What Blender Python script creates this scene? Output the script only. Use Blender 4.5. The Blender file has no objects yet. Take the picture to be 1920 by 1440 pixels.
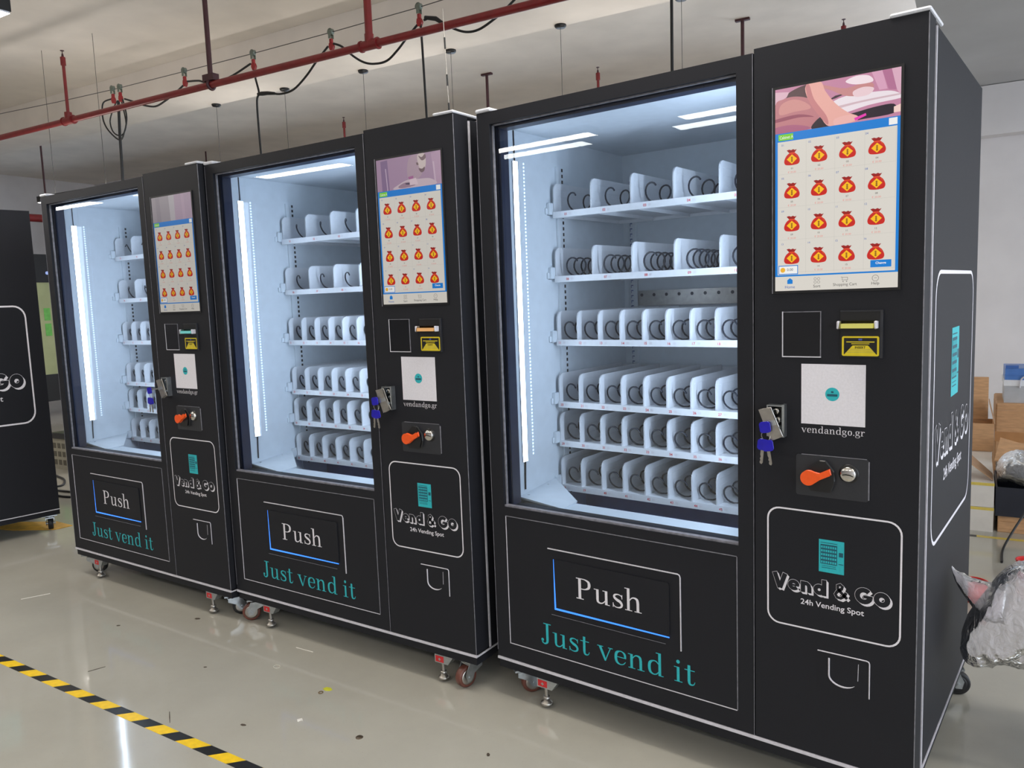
import bpy, bmesh, math, random
from math import sin, cos, pi, radians as rad
from mathutils import Vector, Matrix
random.seed(7)
SC = bpy.context.scene
COL = SC.collection

# ------------------------------------------------------------------ camera
FPX = 1471.38
FW = Vector((-0.60425806, 0.78906364, -0.11068314)); RT = Vector((0.79589585, 0.60430335, -0.03697655))
UP = RT.cross(FW)
cam_d = bpy.data.cameras.new('camera'); cam = bpy.data.objects.new('camera', cam_d); COL.objects.link(cam)
cam_d.sensor_fit = 'HORIZONTAL'; cam_d.sensor_width = 36.0; cam_d.lens = FPX / 1920 * 36.0
cam_d.clip_start = 0.02; cam_d.clip_end = 200
mw = Matrix.Identity(4)
for i in range(3):
    mw[i][0], mw[i][1], mw[i][2] = RT[i], UP[i], -FW[i]
mw.translation = Vector((1.59989899, -1.95813943, 1.33593597))
cam.matrix_world = mw
SC.camera = cam

# ------------------------------------------------------------------ world, exposure
SC.view_settings.view_transform = 'Standard'; SC.view_settings.look = 'None'
SC.view_settings.exposure = 0.0; SC.view_settings.gamma = 1.0; SC.view_settings.use_curve_mapping = False
wd = bpy.data.worlds.new('daylight'); SC.world = wd; wd.use_nodes = True
bg = wd.node_tree.nodes['Background']; bg.inputs[0].default_value = (0.80, 0.885, 1.0, 1); bg.inputs[1].default_value = 3.5
LAMP_STRENGTH = 32.0     # pendant diffusers
LED_STRENGTH = 19.0      # strips inside the machines
try:
    SC.cycles.max_bounces = 6; SC.cycles.diffuse_bounces = 4; SC.cycles.glossy_bounces = 3; SC.cycles.transmission_bounces = 3; SC.cycles.transparent_max_bounces = 12; SC.cycles.caustics_reflective = False; SC.cycles.caustics_refractive = False
    SC.cycles.sample_clamp_indirect = 6.0
except Exception:
    pass

# ------------------------------------------------------------------ materials
def lin(c):
    c = c / 255.0
    return c / 12.92 if c <= 0.04045 else ((c + 0.055) / 1.055) ** 2.4
def L(rgb): return tuple(lin(v) for v in rgb) + (1.0,)
MATS = {}
def mat(name, rgb, rough=0.5, metal=0.0, em=None, es=0.0, noise=0.0, nscale=20.0, bump=0.0, bscale=60.0, spec=0.5, coat=0.0, alpha=None, stretch=None):
    if name in MATS: return MATS[name]
    m = bpy.data.materials.new(name); m.use_nodes = True; MATS[name] = m
    nt = m.node_tree; b = nt.nodes['Principled BSDF']
    b.inputs['Base Color'].default_value = L(rgb); b.inputs['Roughness'].default_value = rough; b.inputs['Metallic'].default_value = metal
    b.inputs['Specular IOR Level'].default_value = spec; b.inputs['Coat Weight'].default_value = coat
    if em is not None:
        b.inputs['Emission Color'].default_value = L(em); b.inputs['Emission Strength'].default_value = es
        if es < 5: m.cycles.emission_sampling = 'NONE'      # faint screens and glows need no light sampling of their own
    tc = nt.nodes.new('ShaderNodeTexCoord')
    vec = tc.outputs['Object']
    if stretch:
        mp = nt.nodes.new('ShaderNodeMapping'); mp.inputs['Scale'].default_value = stretch; nt.links.new(vec, mp.inputs['Vector']); vec = mp.outputs['Vector']
    if noise > 0:
        n = nt.nodes.new('ShaderNodeTexNoise'); n.inputs['Scale'].default_value = nscale; n.inputs['Detail'].default_value = 5
        r = nt.nodes.new('ShaderNodeValToRGB')
        a, c = L([max(0, v * (1 - noise)) for v in rgb]), L([min(255, v * (1 + noise)) for v in rgb])
        r.color_ramp.elements[0].position = 0.3; r.color_ramp.elements[1].position = 0.7
        r.color_ramp.elements[0].color = a; r.color_ramp.elements[1].color = c
        nt.links.new(vec, n.inputs['Vector']); nt.links.new(n.outputs['Fac'], r.inputs['Fac']); nt.links.new(r.outputs['Color'], b.inputs['Base Color'])
    if bump > 0:
        n2 = nt.nodes.new('ShaderNodeTexNoise'); n2.inputs['Scale'].default_value = bscale; n2.inputs['Detail'].default_value = 4
        bp = nt.nodes.new('ShaderNodeBump'); bp.inputs['Strength'].default_value = bump; bp.inputs['Distance'].default_value = 0.01
        nt.links.new(vec, n2.inputs['Vector']); nt.links.new(n2.outputs['Fac'], bp.inputs['Height']); nt.links.new(bp.outputs['Normal'], b.inputs['Normal'])
    return m
def glass_mat(name, tint=(255, 255, 255), ior=1.5, rough=0.0, extra=0.0):
    if name in MATS: return MATS[name]
    m = bpy.data.materials.new(name); m.use_nodes = True; MATS[name] = m
    nt = m.node_tree; nt.nodes.remove(nt.nodes['Principled BSDF']); out = nt.nodes['Material Output']
    tr = nt.nodes.new('ShaderNodeBsdfTransparent'); tr.inputs[0].default_value = L(tint)
    gl = nt.nodes.new('ShaderNodeBsdfGlossy'); gl.inputs['Roughness'].default_value = rough
    fr = nt.nodes.new('ShaderNodeFresnel'); fr.inputs['IOR'].default_value = ior
    mx = nt.nodes.new('ShaderNodeMixShader')
    nt.links.new(fr.outputs[0], mx.inputs[0]); nt.links.new(tr.outputs[0], mx.inputs[1]); nt.links.new(gl.outputs[0], mx.inputs[2])
    nt.links.new(mx.outputs[0], out.inputs['Surface'])
    return m

m_black = mat('black_wrap', (34, 35, 40), 0.52, noise=0.05, nscale=400, spec=0.17)
m_black2 = mat('black_plate', (40, 42, 48), 0.38, noise=0.04, nscale=300)
m_dark = mat('black_plastic', (18, 19, 22), 0.35, noise=0.05, nscale=100)
m_gloss = mat('black_gloss', (10, 12, 18), 0.08, noise=0.02, nscale=50)
m_edge = mat('exposed_edge', (205, 203, 212), 0.4, noise=0.04, nscale=80)
m_edge2 = mat('worn_edge', (120, 120, 128), 0.45, noise=0.15, nscale=60)
m_print = mat('white_print', (226, 224, 232), 0.5, noise=0.02, nscale=200)
m_teal = mat('teal_print', (38, 178, 188), 0.5, noise=0.03, nscale=200)
m_tealdark = mat('teal_dark_print', (14, 82, 100), 0.5, noise=0.03, nscale=200)
m_liner = mat('white_enamel', (222, 229, 235), 0.55, noise=0.015, nscale=30)
m_tray = mat('tray_enamel', (232, 234, 238), 0.35, noise=0.015, nscale=60)
m_bin = mat('bin_grey_blue', (62, 92, 150), 0.5, noise=0.06, nscale=20)
m_coil = mat('coil_steel_black', (16, 24, 40), 0.3, noise=0.05, nscale=100)
m_steel = mat('zinc_steel', (176, 182, 186), 0.28, 0.9, noise=0.08, nscale=40)
m_chrome = mat('chrome', (200, 198, 194), 0.14, 1.0, noise=0.03, nscale=40)
m_nickel = mat('satin_nickel', (170, 166, 160), 0.3, 0.85, noise=0.05, nscale=60)
m_wheel = mat('brown_polyurethane', (98, 56, 46), 0.4, noise=0.1, nscale=50)
m_wheelb = mat('black_rubber', (24, 24, 26), 0.5, noise=0.1, nscale=50)
m_orange = mat('orange_plastic', (240, 88, 24), 0.35, noise=0.03, nscale=90)
m_red = mat('red_sticker', (200, 38, 44), 0.5, noise=0.05, nscale=60)
m_rednum = mat('red_print', (222, 66, 76), 0.5, noise=0.02, nscale=60)
m_bluekey = mat('blue_key_plastic', (26, 18, 170), 0.3, noise=0.05, nscale=60)
m_yellow = mat('yellow_sticker', (226, 204, 30), 0.45, noise=0.03, nscale=60)
m_foam = mat('white_foam', (208, 210, 218), 0.6, noise=0.03, nscale=90)
m_led = mat('led_strip_light', (255, 255, 255), 0.4, em=(226, 238, 255), es=LED_STRENGTH)
m_led2 = mat('led_strip_light_wide', (255, 255, 255), 0.4, em=(222, 236, 255), es=LED_STRENGTH * 3.6)
m_added_uplight = mat('added_uplight_glow', (255, 255, 255), 0.4, em=(255, 249, 242), es=11.0)  # added glow for the pendant tops, there to brighten the ceiling
m_ledghost = mat('led_ghost_glow', (255, 255, 255), 0.4, em=(200, 226, 255), es=1.6)  # glow for the LED strip's ghost image in the glass
m_lamp = mat('lamp_diffuser', (255, 255, 255), 0.4, em=(255, 249, 240), es=LAMP_STRENGTH)
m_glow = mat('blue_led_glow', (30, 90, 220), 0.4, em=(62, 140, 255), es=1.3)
m_pane = glass_mat('door_glass', (246, 251, 255), 1.5)

def floor_mat():
    m = mat('epoxy_floor', (176, 170, 156), 0.16, spec=0.5, coat=0.15)
    nt = m.node_tree; b = nt.nodes['Principled BSDF']; tc = nt.nodes.new('ShaderNodeTexCoord')
    n = nt.nodes.new('ShaderNodeTexNoise'); n.inputs['Scale'].default_value = 1.3; n.inputs['Detail'].default_value = 8; n.inputs['Roughness'].default_value = 0.65
    r = nt.nodes.new('ShaderNodeValToRGB'); r.color_ramp.elements[0].position = 0.25; r.color_ramp.elements[1].position = 0.75
    r.color_ramp.elements[0].color = L((166, 163, 153)); r.color_ramp.elements[1].color = L((182, 179, 168))
    n3 = nt.nodes.new('ShaderNodeTexNoise'); n3.inputs['Scale'].default_value = 240; n3.inputs['Detail'].default_value = 2
    r3 = nt.nodes.new('ShaderNodeValToRGB'); r3.color_ramp.elements[0].position = 0.24; r3.color_ramp.elements[1].position = 0.30
    r3.color_ramp.elements[0].color = (0.55, 0.52, 0.48, 1); r3.color_ramp.elements[1].color = (1, 1, 1, 1)
    mx = nt.nodes.new('ShaderNodeMixRGB'); mx.blend_type = 'MULTIPLY'; mx.inputs[0].default_value = 0.7
    rr = nt.nodes.new('ShaderNodeMapRange'); rr.inputs['To Min'].default_value = 0.05; rr.inputs['To Max'].default_value = 0.13
    n2 = nt.nodes.new('ShaderNodeTexNoise'); n2.inputs['Scale'].default_value = 5; n2.inputs['Detail'].default_value = 6
    bp = nt.nodes.new('ShaderNodeBump'); bp.inputs['Strength'].default_value = 0.02; bp.inputs['Distance'].default_value = 0.01
    n4 = nt.nodes.new('ShaderNodeTexNoise'); n4.inputs['Scale'].default_value = 14; n4.inputs['Detail'].default_value = 4
    for k in (n, n2, n3, n4): nt.links.new(tc.outputs['Object'], k.inputs['Vector'])
    nt.links.new(n.outputs['Fac'], r.inputs['Fac']); nt.links.new(n3.outputs['Fac'], r3.inputs['Fac'])
    nt.links.new(r.outputs['Color'], mx.inputs[1]); nt.links.new(r3.outputs['Color'], mx.inputs[2]); nt.links.new(mx.outputs[0], b.inputs['Base Color'])
    nt.links.new(n2.outputs['Fac'], rr.inputs['Value']); nt.links.new(rr.outputs[0], b.inputs['Roughness'])
    nt.links.new(n4.outputs['Fac'], bp.inputs['Height']); nt.links.new(bp.outputs['Normal'], b.inputs['Normal'])
    return m
m_floor = floor_mat()
m_wall = mat('painted_wall', (228, 224, 225), 0.85, noise=0.02, nscale=3, bump=0.05, bscale=40)
m_ceil = mat('painted_ceiling', (236, 228, 219), 0.9, noise=0.03, nscale=2, bump=0.05, bscale=30)
m_soffit = mat('grey_soffit', (190, 190, 192), 0.9, noise=0.03, nscale=2)
m_pipe = mat('red_pipe_paint', (132, 38, 40), 0.35, noise=0.06, nscale=20)
m_rod = mat('dark_rod_paint', (72, 38, 44), 0.5, noise=0.08, nscale=30)
m_cable = mat('black_cable', (28, 29, 31), 0.5, noise=0.06, nscale=40)
m_wire = mat('steel_wire', (96, 94, 90), 0.4, 0.6, noise=0.06, nscale=80)
m_pulley = mat('grey_green_pulley', (122, 132, 122), 0.4, 0.4, noise=0.08, nscale=60)
m_clipred = mat('red_clip', (160, 38, 42), 0.4, noise=0.06, nscale=60)
m_card = mat('cardboard', (188, 146, 106), 0.8, noise=0.07, nscale=14, stretch=(1, 1, 6))
m_card2 = mat('cardboard_inside', (176, 140, 108), 0.85, noise=0.06, nscale=12)
m_cardtape = mat('packing_tape', (176, 128, 84), 0.3, noise=0.04, nscale=14)

# ------------------------------------------------------------------ mesh helpers
class MB:
    def __init__(s): s.v = []; s.f = []; s.m = []; s.s = []
    def add(s, vs, fs, mi=0, sm=False):
        o = len(s.v); s.v += [tuple(v) for v in vs]
        for f in fs: s.f.append([i + o for i in f]); s.m.append(mi); s.s.append(sm)
        return s
    def box(s, x0, x1, y0, y1, z0, z1, mi=0):
        return s.add([(x0, y0, z0), (x1, y0, z0), (x1, y1, z0), (x0, y1, z0), (x0, y0, z1), (x1, y0, z1), (x1, y1, z1), (x0, y1, z1)],
                     [(0, 3, 2, 1), (4, 5, 6, 7), (0, 1, 5, 4), (1, 2, 6, 5), (2, 3, 7, 6), (3, 0, 4, 7)], mi)
    def prism(s, pts, d0, d1, axis='y', mi=0):
        n = len(pts)
        def P(a, b, d): return {'y': (a, d, b), 'x': (d, a, b), 'z': (a, b, d)}[axis]
        vs = [P(a, b, d0) for a, b in pts] + [P(a, b, d1) for a, b in pts]
        fs = [list(range(n)), list(range(2 * n - 1, n - 1, -1))] + [(i, (i + 1) % n, n + (i + 1) % n, n + i) for i in range(n)]
        return s.add(vs, fs, mi)
    def tube(s, pts, r, seg=8, closed=False, mi=0, caps=True):
        pts = [Vector(p) for p in pts]; n = len(pts); rs = r if isinstance(r, (list, tuple)) else [r] * n
        rings = []; prev = None
        for i, p in enumerate(pts):
            a = pts[(i - 1) % n] if (closed or i > 0) else p; b = pts[(i + 1) % n] if (closed or i < n - 1) else p
            t = (b - a).normalized()
            if prev is None:
                ref = Vector((0, 0, 1)) if abs(t.z) < 0.9 else Vector((1, 0, 0)); u = t.cross(ref).normalized()
            else:
                u = (prev - t * prev.dot(t)).normalized()
            prev = u; w = t.cross(u)
            rings.append([p + (u * cos(2 * pi * k / seg) + w * sin(2 * pi * k / seg)) * rs[i] for k in range(seg)])
        vs = [v for ring in rings for v in ring]; fs = []
        for i in range(n if closed else n - 1):
            j = (i + 1) % n
            for k in range(seg): fs.append((i * seg + k, i * seg + (k + 1) % seg, j * seg + (k + 1) % seg, j * seg + k))
        s.add(vs, fs, mi, True)
        if caps and not closed:
            s.add(rings[0], [list(range(seg - 1, -1, -1))], mi); s.add(rings[-1], [list(range(seg))], mi)
        return s
    def cyl(s, a, b, r, seg=16, mi=0, r2=None): return s.tube([a, b], [r, r if r2 is None else r2], seg, False, mi)
    def lathe(s, prof, seg=16, mi=0, c=(0, 0, 0), axis='z'):
        vs = []; n = len(prof)
        for k in range(seg):
            a = 2 * pi * k / seg
            for r, h in prof:
                p = (r * cos(a), r * sin(a), h) if axis == 'z' else ((r * cos(a), h, r * sin(a)) if axis == 'y' else (h, r * cos(a), r * sin(a)))
                vs.append((p[0] + c[0], p[1] + c[1], p[2] + c[2]))
        fs = []
        for k in range(seg):
            j = (k + 1) % seg
            for i in range(n - 1): fs.append((k * n + i, j * n + i, j * n + i + 1, k * n + i + 1))
        return s.add(vs, fs, mi, True)
    def flat(s, pts, y, mi=0): return s.add([(a, y, b) for a, b in pts], [list(range(len(pts)))], mi)
    def rect(s, x0, x1, z0, z1, y, mi=0): return s.flat([(x0, z0), (x1, z0), (x1, z1), (x0, z1)], y, mi)
    def ball(s, c, r, mi=0, seg=10):
        prof = [(max(1e-5, r * sin(pi * i / 6)), -r * cos(pi * i / 6)) for i in range(7)]
        return s.lathe(prof, seg, mi, c)
    def emit(s, k): s.m[k] = 0; return s
    def xf(s, fn): s.v = [tuple(fn(Vector(v))) for v in s.v]; return s
    def mesh(s, name, mats, bevel=0.0, seg=1):
        me = bpy.data.meshes.new(name); me.from_pydata(s.v, [], s.f)
        for m in (mats if isinstance(mats, (list, tuple)) else [mats]): me.materials.append(m)
        for p, mi, sm in zip(me.polygons, s.m, s.s): p.material_index = mi; p.use_smooth = sm
        if bevel > 0:
            bm = bmesh.new(); bm.from_mesh(me); bmesh.ops.remove_doubles(bm, verts=bm.verts, dist=1e-6)
            es = [e for e in bm.edges if len(e.link_faces) == 2 and e.calc_face_angle(0) > 0.5]
            bmesh.ops.bevel(bm, geom=es, offset=bevel, segments=seg, affect='EDGES', profile=0.5); bm.to_mesh(me); bm.free()
        me.update(); return me
CACHE = {}
def cached(key, fn):
    if key not in CACHE: CACHE[key] = fn()
    return CACHE[key]
def obj(name, me, parent=None, label=None):
    o = bpy.data.objects.new(name, me); COL.objects.link(o)
    if parent is not None: o.parent = parent
    if label: o['label'] = label
    return o
def tag(o, label, cat, group=None):
    o['label'] = label; o['category'] = cat
    if group: o['group'] = group
    return o
def thing(name, label, cat, loc=(0, 0, 0), rz=0.0, group=None):
    o = bpy.data.objects.new(name, None); o.empty_display_size = 0.05; COL.objects.link(o); o.location = loc; o.rotation_euler = (0, 0, rz)
    return tag(o, label, cat, group)
def struct(o): o['kind'] = 'structure'; return o
def spline(pts, n=6, closed=False):
    out = []; N = len(pts); P = [Vector(p) for p in pts]
    rng = range(N if closed else N - 1)
    for i in rng:
        p0 = P[(i - 1) % N] if (closed or i > 0) else P[i]; p1 = P[i]; p2 = P[(i + 1) % N]; p3 = P[(i + 2) % N] if (closed or i + 2 < N) else p2
        for k in range(n):
            t = k / n
            out.append(0.5 * ((2 * p1) + (p2 - p0) * t + (2 * p0 - 5 * p1 + 4 * p2 - p3) * t * t + (3 * p1 - p0 - 3 * p2 + p3) * t ** 3))
    if not closed: out.append(P[-1])
    return out
def rrect(x0, x1, z0, z1, r, n=6):
    o = []
    for cx, cz, a in ((x1 - r, z1 - r, 0), (x0 + r, z1 - r, 90), (x0 + r, z0 + r, 180), (x1 - r, z0 + r, 270)):
        for k in range(n + 1): o.append((cx + r * cos(rad(a + 90 * k / n)), cz + r * sin(rad(a + 90 * k / n))))
    return o
def ring2d(mb, outer, inner, y, mi=0):
    n = len(outer); vs = [(a, y, b) for a, b in outer] + [(a, y, b) for a, b in inner]
    return mb.add(vs, [(i, (i + 1) % n, n + (i + 1) % n, n + i) for i in range(n)], mi)
def circ(cx, cz, r, n=16, rz=None): return [(cx + r * cos(2 * pi * k / n), cz + (rz or r) * sin(2 * pi * k / n)) for k in range(n)]

# ------------------------------------------------------------------ serif lettering drawn as strokes
GL = {
 'P': (.66, [(.10, 0, .20, .70), (.02, 0, .29, .03), (.02, .67, .2, .70)], [([(.18, .685), (.34, .68), (.47, .62), (.50, .52), (.47, .42), (.34, .355), (.18, .35)], [.03, .035, .08, .105, .08, .035, .03])], []),
 'u': (.62, [(.09, .12, .18, .46), (.01, .435, .18, .46), (.40, 0, .49, .46), (.32, .435, .49, .46), (.49, 0, .57, .025)], [([(.135, .16), (.15, .06), (.235, .022), (.33, .05), (.42, .14)], [.09, .075, .045, .035, .03])], []),
 's': (.46, [(.365, .31, .39, .45), (.055, .005, .08, .15)], [([(.38, .33), (.35, .41), (.24, .443), (.13, .41), (.11, .335), (.20, .265), (.31, .215), (.37, .13), (.33, .045), (.21, .014), (.10, .05), (.068, .14)], [.02, .03, .034, .06, .075, .09, .09, .075, .055, .034, .03, .02])], []),
 'h': (.64, [(.09, 0, .18, .72), (.01, .695, .18, .72), (.02, 0, .26, .025), (.41, 0, .50, .3), (.34, 0, .58, .025)], [([(.17, .33), (.25, .42), (.34, .443), (.43, .40), (.455, .28)], [.03, .035, .05, .085, .09])], []),
 'n': (.64, [(.09, 0, .18, .46), (.01, .435, .18, .46), (.02, 0, .26, .025), (.41, 0, .50, .3), (.34, 0, .58, .025)], [([(.17, .33), (.25, .42), (.34, .443), (.43, .40), (.455, .28)], [.03, .035, .05, .085, .09])], []),
 'J': (.50, [(.24, .15, .34, .70), (.14, .67, .44, .70)], [([(.29, .2), (.28, .06), (.19, -.01), (.10, .02), (.075, .09)], [.10, .085, .045, .05, .06])], [(.09, .11, .055)]),
 't': (.40, [(.13, .1, .22, .60), (.03, .435, .36, .46)], [([(.175, .14), (.19, .04), (.26, .012), (.33, .04), (.365, .12)], [.09, .075, .045, .03, .02])], []),
 'v': (.58, [(0, .435, .22, .46), (.40, .435, .57, .46)], [([(.10, .45), (.20, .23), (.30, .0)], [.09, .09, .06]), ([(.29, .0), (.39, .23), (.49, .45)], [.035, .033, .033])], []),
 'e': (.53, [(.1, .235, .47, .262)], [([(.44, .25), (.42, .37), (.34, .435), (.25, .443), (.135, .38), (.10, .23), (.135, .08), (.25, .017), (.37, .045), (.45, .13)], [.07, .075, .04, .036, .085, .095, .085, .038, .03, .02])], []),
 'd': (.64, [(.42, 0, .51, .72), (.34, .695, .51, .72), (.51, 0, .59, .025)], [([(.43, .36), (.35, .435), (.25, .443), (.14, .37), (.11, .23), (.14, .08), (.25, .018), (.35, .04), (.43, .12)], [.03, .034, .038, .085, .095, .085, .038, .034, .03])], []),
 'i': (.34, [(.12, 0, .21, .46), (.03, .435, .21, .46), (.04, 0, .30, .025)], [], [(.165, .62, .058)]),
 'a': (.56, [(.33, .08, .42, .33)], [([(.375, .3), (.35, .42), (.24, .443), (.13, .42), (.10, .34)], [.09, .075, .036, .035, .06]), ([(.34, .27), (.2, .24), (.10, .16), (.11, .06), (.19, .015), (.28, .04), (.35, .1)], [.03, .035, .08, .08, .05, .03, .03]), ([(.375, .12), (.40, .025), (.46, .012), (.52, .05)], [.09, .06, .035, .02])], [(.12, .34, .042)]),
 'g': (.54, [(.36, .40, .50, .43)], [([(.24, .445), (.12, .40), (.09, .31), (.12, .22), (.24, .175), (.35, .22), (.38, .31), (.35, .40), (.24, .445)], [.03, .07, .08, .07, .03, .07, .08, .07, .03]), ([(.15, .2), (.09, .13), (.14, .075), (.34, .055), (.45, -.02), (.42, -.13), (.25, -.19), (.09, -.15), (.05, -.06), (.12, .02), (.2, .065)], [.03, .04, .06, .07, .075, .05, .03, .04, .05, .035, .03])], []),
 'o': (.54, [], [([(.27, .443), (.15, .39), (.11, .23), (.15, .07), (.27, .017), (.39, .07), (.43, .23), (.39, .39), (.27, .443)], [.036, .075, .095, .075, .036, .075, .095, .075, .036])], []),
 'r': (.44, [(.09, 0, .18, .46), (.01, .435, .18, .46), (.02, 0, .28, .025)], [([(.17, .29), (.23, .40), (.31, .44), (.37, .415)], [.03, .04, .045, .05])], [(.365, .40, .05)]),
 '.': (.25, [], [], [(.12, .045, .055)]), ' ': (.27, [], [], []),
}
def serif(mb, text, x0, z0, em, y, mi=0, x1=None):
    if x1 is not None: em_x = (x1 - x0) / sum(GL[c][0] for c in text)
    else: em_x = em
    pen = 0.0
    for c in text:
        adv, rects, strokes, dots = GL[c]
        def T(a, b): return (x0 + (pen + a) * em_x, z0 + b * em)
        for (a, b, c2, d) in rects:
            y -= 4e-6; mb.flat([T(a, b), T(c2, b), T(c2, d), T(a, d)], y, mi)
        for pts, ws in strokes:
            y -= 4e-6
            pp = spline([(a, b, w) for (a, b), w in zip(pts, ws)], 5); n = len(pp); Lf = []; Rt = []
            for i in range(n):
                a = pp[max(0, i - 1)]; b = pp[min(n - 1, i + 1)]; d = Vector((b.x - a.x, b.y - a.y)).normalized(); w = pp[i].z / 2
                Lf.append(T(pp[i].x - d.y * w, pp[i].y + d.x * w)); Rt.append(T(pp[i].x + d.y * w, pp[i].y - d.x * w))
            vs = [(a, y, b) for a, b in Lf + Rt]
            mb.add(vs, [(i, i + 1, n + i + 1, n + i) for i in range(n - 1)], mi)
        for (cx, cz, r) in dots: mb.flat([T(cx + r * cos(2 * pi * k / 14), cz + r * sin(2 * pi * k / 14)) for k in range(14)], y, mi)
        pen += adv
    return mb
def arc(cx, cz, rx, rz, a0, a1, n=18): return [(cx + rx * cos(rad(a0 + (a1 - a0) * i / n)), cz + rz * sin(rad(a0 + (a1 - a0) * i / n))) for i in range(n + 1)]
FAT = {
 'V': (.66, [([(.10, .68), (.33, .0)], .20), ([(.56, .68), (.33, .0)], .20)]),
 'e': (.53, [(arc(.27, .24, .165, .155, 0, 322), .17), ([(.11, .235), (.50, .235)], .085)]),
 'n': (.55, [([(.13, .0), (.13, .49)], .19), ([(.13, .33), (.20, .40), (.29, .40), (.37, .34), (.40, .22), (.40, .0)], .18)]),
 'd': (.60, [(arc(.26, .24, .150, .150, 0, 360), .18), ([(.46, .0), (.46, .70)], .19)]),
 '&': (.66, [([(.58, .06), (.40, .22), (.20, .44), (.20, .57), (.30, .62), (.39, .55), (.36, .45), (.18, .30), (.11, .18), (.18, .06), (.32, .04), (.45, .14), (.54, .32)], .125)]),
 'G': (.72, [(arc(.36, .33, .25, .25, 42, 345), .20), ([(.34, .30), (.70, .30)], .12)]),
 'o': (.66, [(arc(.33, .30, .21, .205, 0, 360), .21)]), ' ': (.21, []),
}
def fat(mb, text, x0, z0, em, y, mi, grow):
    pen = 0.0
    for c in text:
        for pts, w in FAT[c][1]:
            y -= 3e-6; n = len(pts); w2 = (w + grow * 2) / 2; Lf = []; Rt = []
            closed = (Vector(pts[0]) - Vector(pts[-1])).length < 1e-4
            for i in range(n):
                a = Vector(pts[i - 1] if i > 0 else (pts[-2] if closed else pts[0])); b = Vector(pts[i + 1] if i < n - 1 else (pts[1] if closed else pts[-1]))
                d = (b - a).normalized(); p = Vector(pts[i])
                if grow and not closed: p = p + d * (grow if i == n - 1 else (-grow if i == 0 else 0))
                Lf.append((p.x - d.y * w2, p.y + d.x * w2)); Rt.append((p.x + d.y * w2, p.y - d.x * w2))
            mb.add([(x0 + (pen + a) * em, y, z0 + b * em) for a, b in Lf + Rt], [(i, i + 1, n + i + 1, n + i) for i in range(n - 1)], mi)
        pen += FAT[c][0]
    return mb
# sans lettering from the built-in font, returned as 2D polygons scaled into a box
TXT = {}
def sans(mb, text, x0, z0, w=None, h=None, y=0.0, mi=0, bold=0.0, align='l'):
    key = (text, bold)
    if key not in TXT:
        cu = bpy.data.curves.new('t', 'FONT'); cu.body = text; cu.resolution_u = 3; cu.offset = bold
        o = bpy.data.objects.new('t', cu); me = bpy.data.meshes.new_from_object(o)
        TXT[key] = ([(v.co.x, v.co.y) for v in me.vertices], [list(p.vertices) for p in me.polygons])
        bpy.data.objects.remove(o); bpy.data.curves.remove(cu); bpy.data.meshes.remove(me)
    vs, fs = TXT[key]
    if not vs: return mb
    ax = min(v[0] for v in vs); bx = max(v[0] for v in vs); az = min(v[1] for v in vs); bz = max(v[1] for v in vs)
    if w is None: sx = sz = h / (bz - az)
    elif h is None: sx = sz = w / (bx - ax)
    else: sx = w / (bx - ax); sz = h / (bz - az)
    off = 0 if align == 'l' else -(bx - ax) * sx / 2
    return mb.add([(x0 + off + (a - ax) * sx, y, z0 + (b - az) * sz) for a, b in vs], fs, mi)

# ------------------------------------------------------------------ the room (its axis is turned 7 degrees from the nearest machine)
YAW = rad(7.0)
def R(x, y, z=0.0): return Vector((x * cos(YAW) - y * sin(YAW), x * sin(YAW) + y * cos(YAW), z))
def room_obj(name, mb, mats, **k):
    o = obj(name, mb.mesh(name, mats, **k)); o.rotation_euler = (0, 0, YAW); return o
HC, HB = 3.8, 3.5
struct(room_obj('floor', MB().box(-14, 9, -11, 8, -0.1, 0.0), m_floor))
struct(room_obj('ceiling', MB().box(-14, 6.5, -8.2, 8, HC, HC + 0.15), m_ceil))
struct(room_obj('trim_1', MB().box(-13.5, 1.04, 3.25, 3.85, HB, HC - 0.001), m_ceil))          # main ceiling beam
struct(room_obj('trim_2', MB().box(-13.4, -13.0, -8, 3.2, HB, HC - 0.001), m_ceil))
struct(room_obj('wall_back', MB().box(-13.45, 1.06, 7.3, 7.5, 0, 1.5).box(-13.45, 1.06, 7.3, 7.5, 2.95, HC).box(-13.45, -12.6, 7.3, 7.5, 1.5, 2.95).box(.6, 1.06, 7.3, 7.5, 1.5, 2.95), m_wall))
wn = struct(room_obj('added_window_1', MB().box(-12.6, .6, 7.36, 7.42, 1.5, 1.56).box(-12.6, .6, 7.36, 7.42, 2.89, 2.95), mat('added_window_alu', (150, 152, 156), .4, .5, noise=.04)))  # unseen window band, added so daylight reaches the far ceiling
for i in range(12): obj('added_mullion', cached('added_mull', lambda: MB().box(-.025, .025, 7.37, 7.41, 1.56, 2.89).mesh('added_mull', MATS['added_window_alu'])), wn).location = (-12.57 + i * 1.194, 0, 0)
for i in range(11): obj('pane', cached('added_wpane', lambda: MB().box(.03, 1.164, 7.388, 7.392, 1.56, 2.89).mesh('added_wpane', m_pane)), wn).location = (-12.57 + i * 1.194, 0, 0)
struct(room_obj('wall_left', MB().box(-13.65, -13.45, -11, 7.5, 0, HC), m_wall))
struct(room_obj('wall_front', MB().box(-13.45, 6.5, -8.2, -8, 0, HC), m_wall))
struct(room_obj('wall_right', MB().box(1.06, 6.5, 5.3, 5.5, 0, HC), m_wall))
struct(room_obj('ceiling_soffit', MB().box(1.05, 6.5, 1.7, 5.29, 2.82, 3.0), m_soffit))
struct(room_obj('trim_3', MB().box(1.06, 6.5, 5.14, 5.3, 2.44, 2.815), m_wall))

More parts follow.
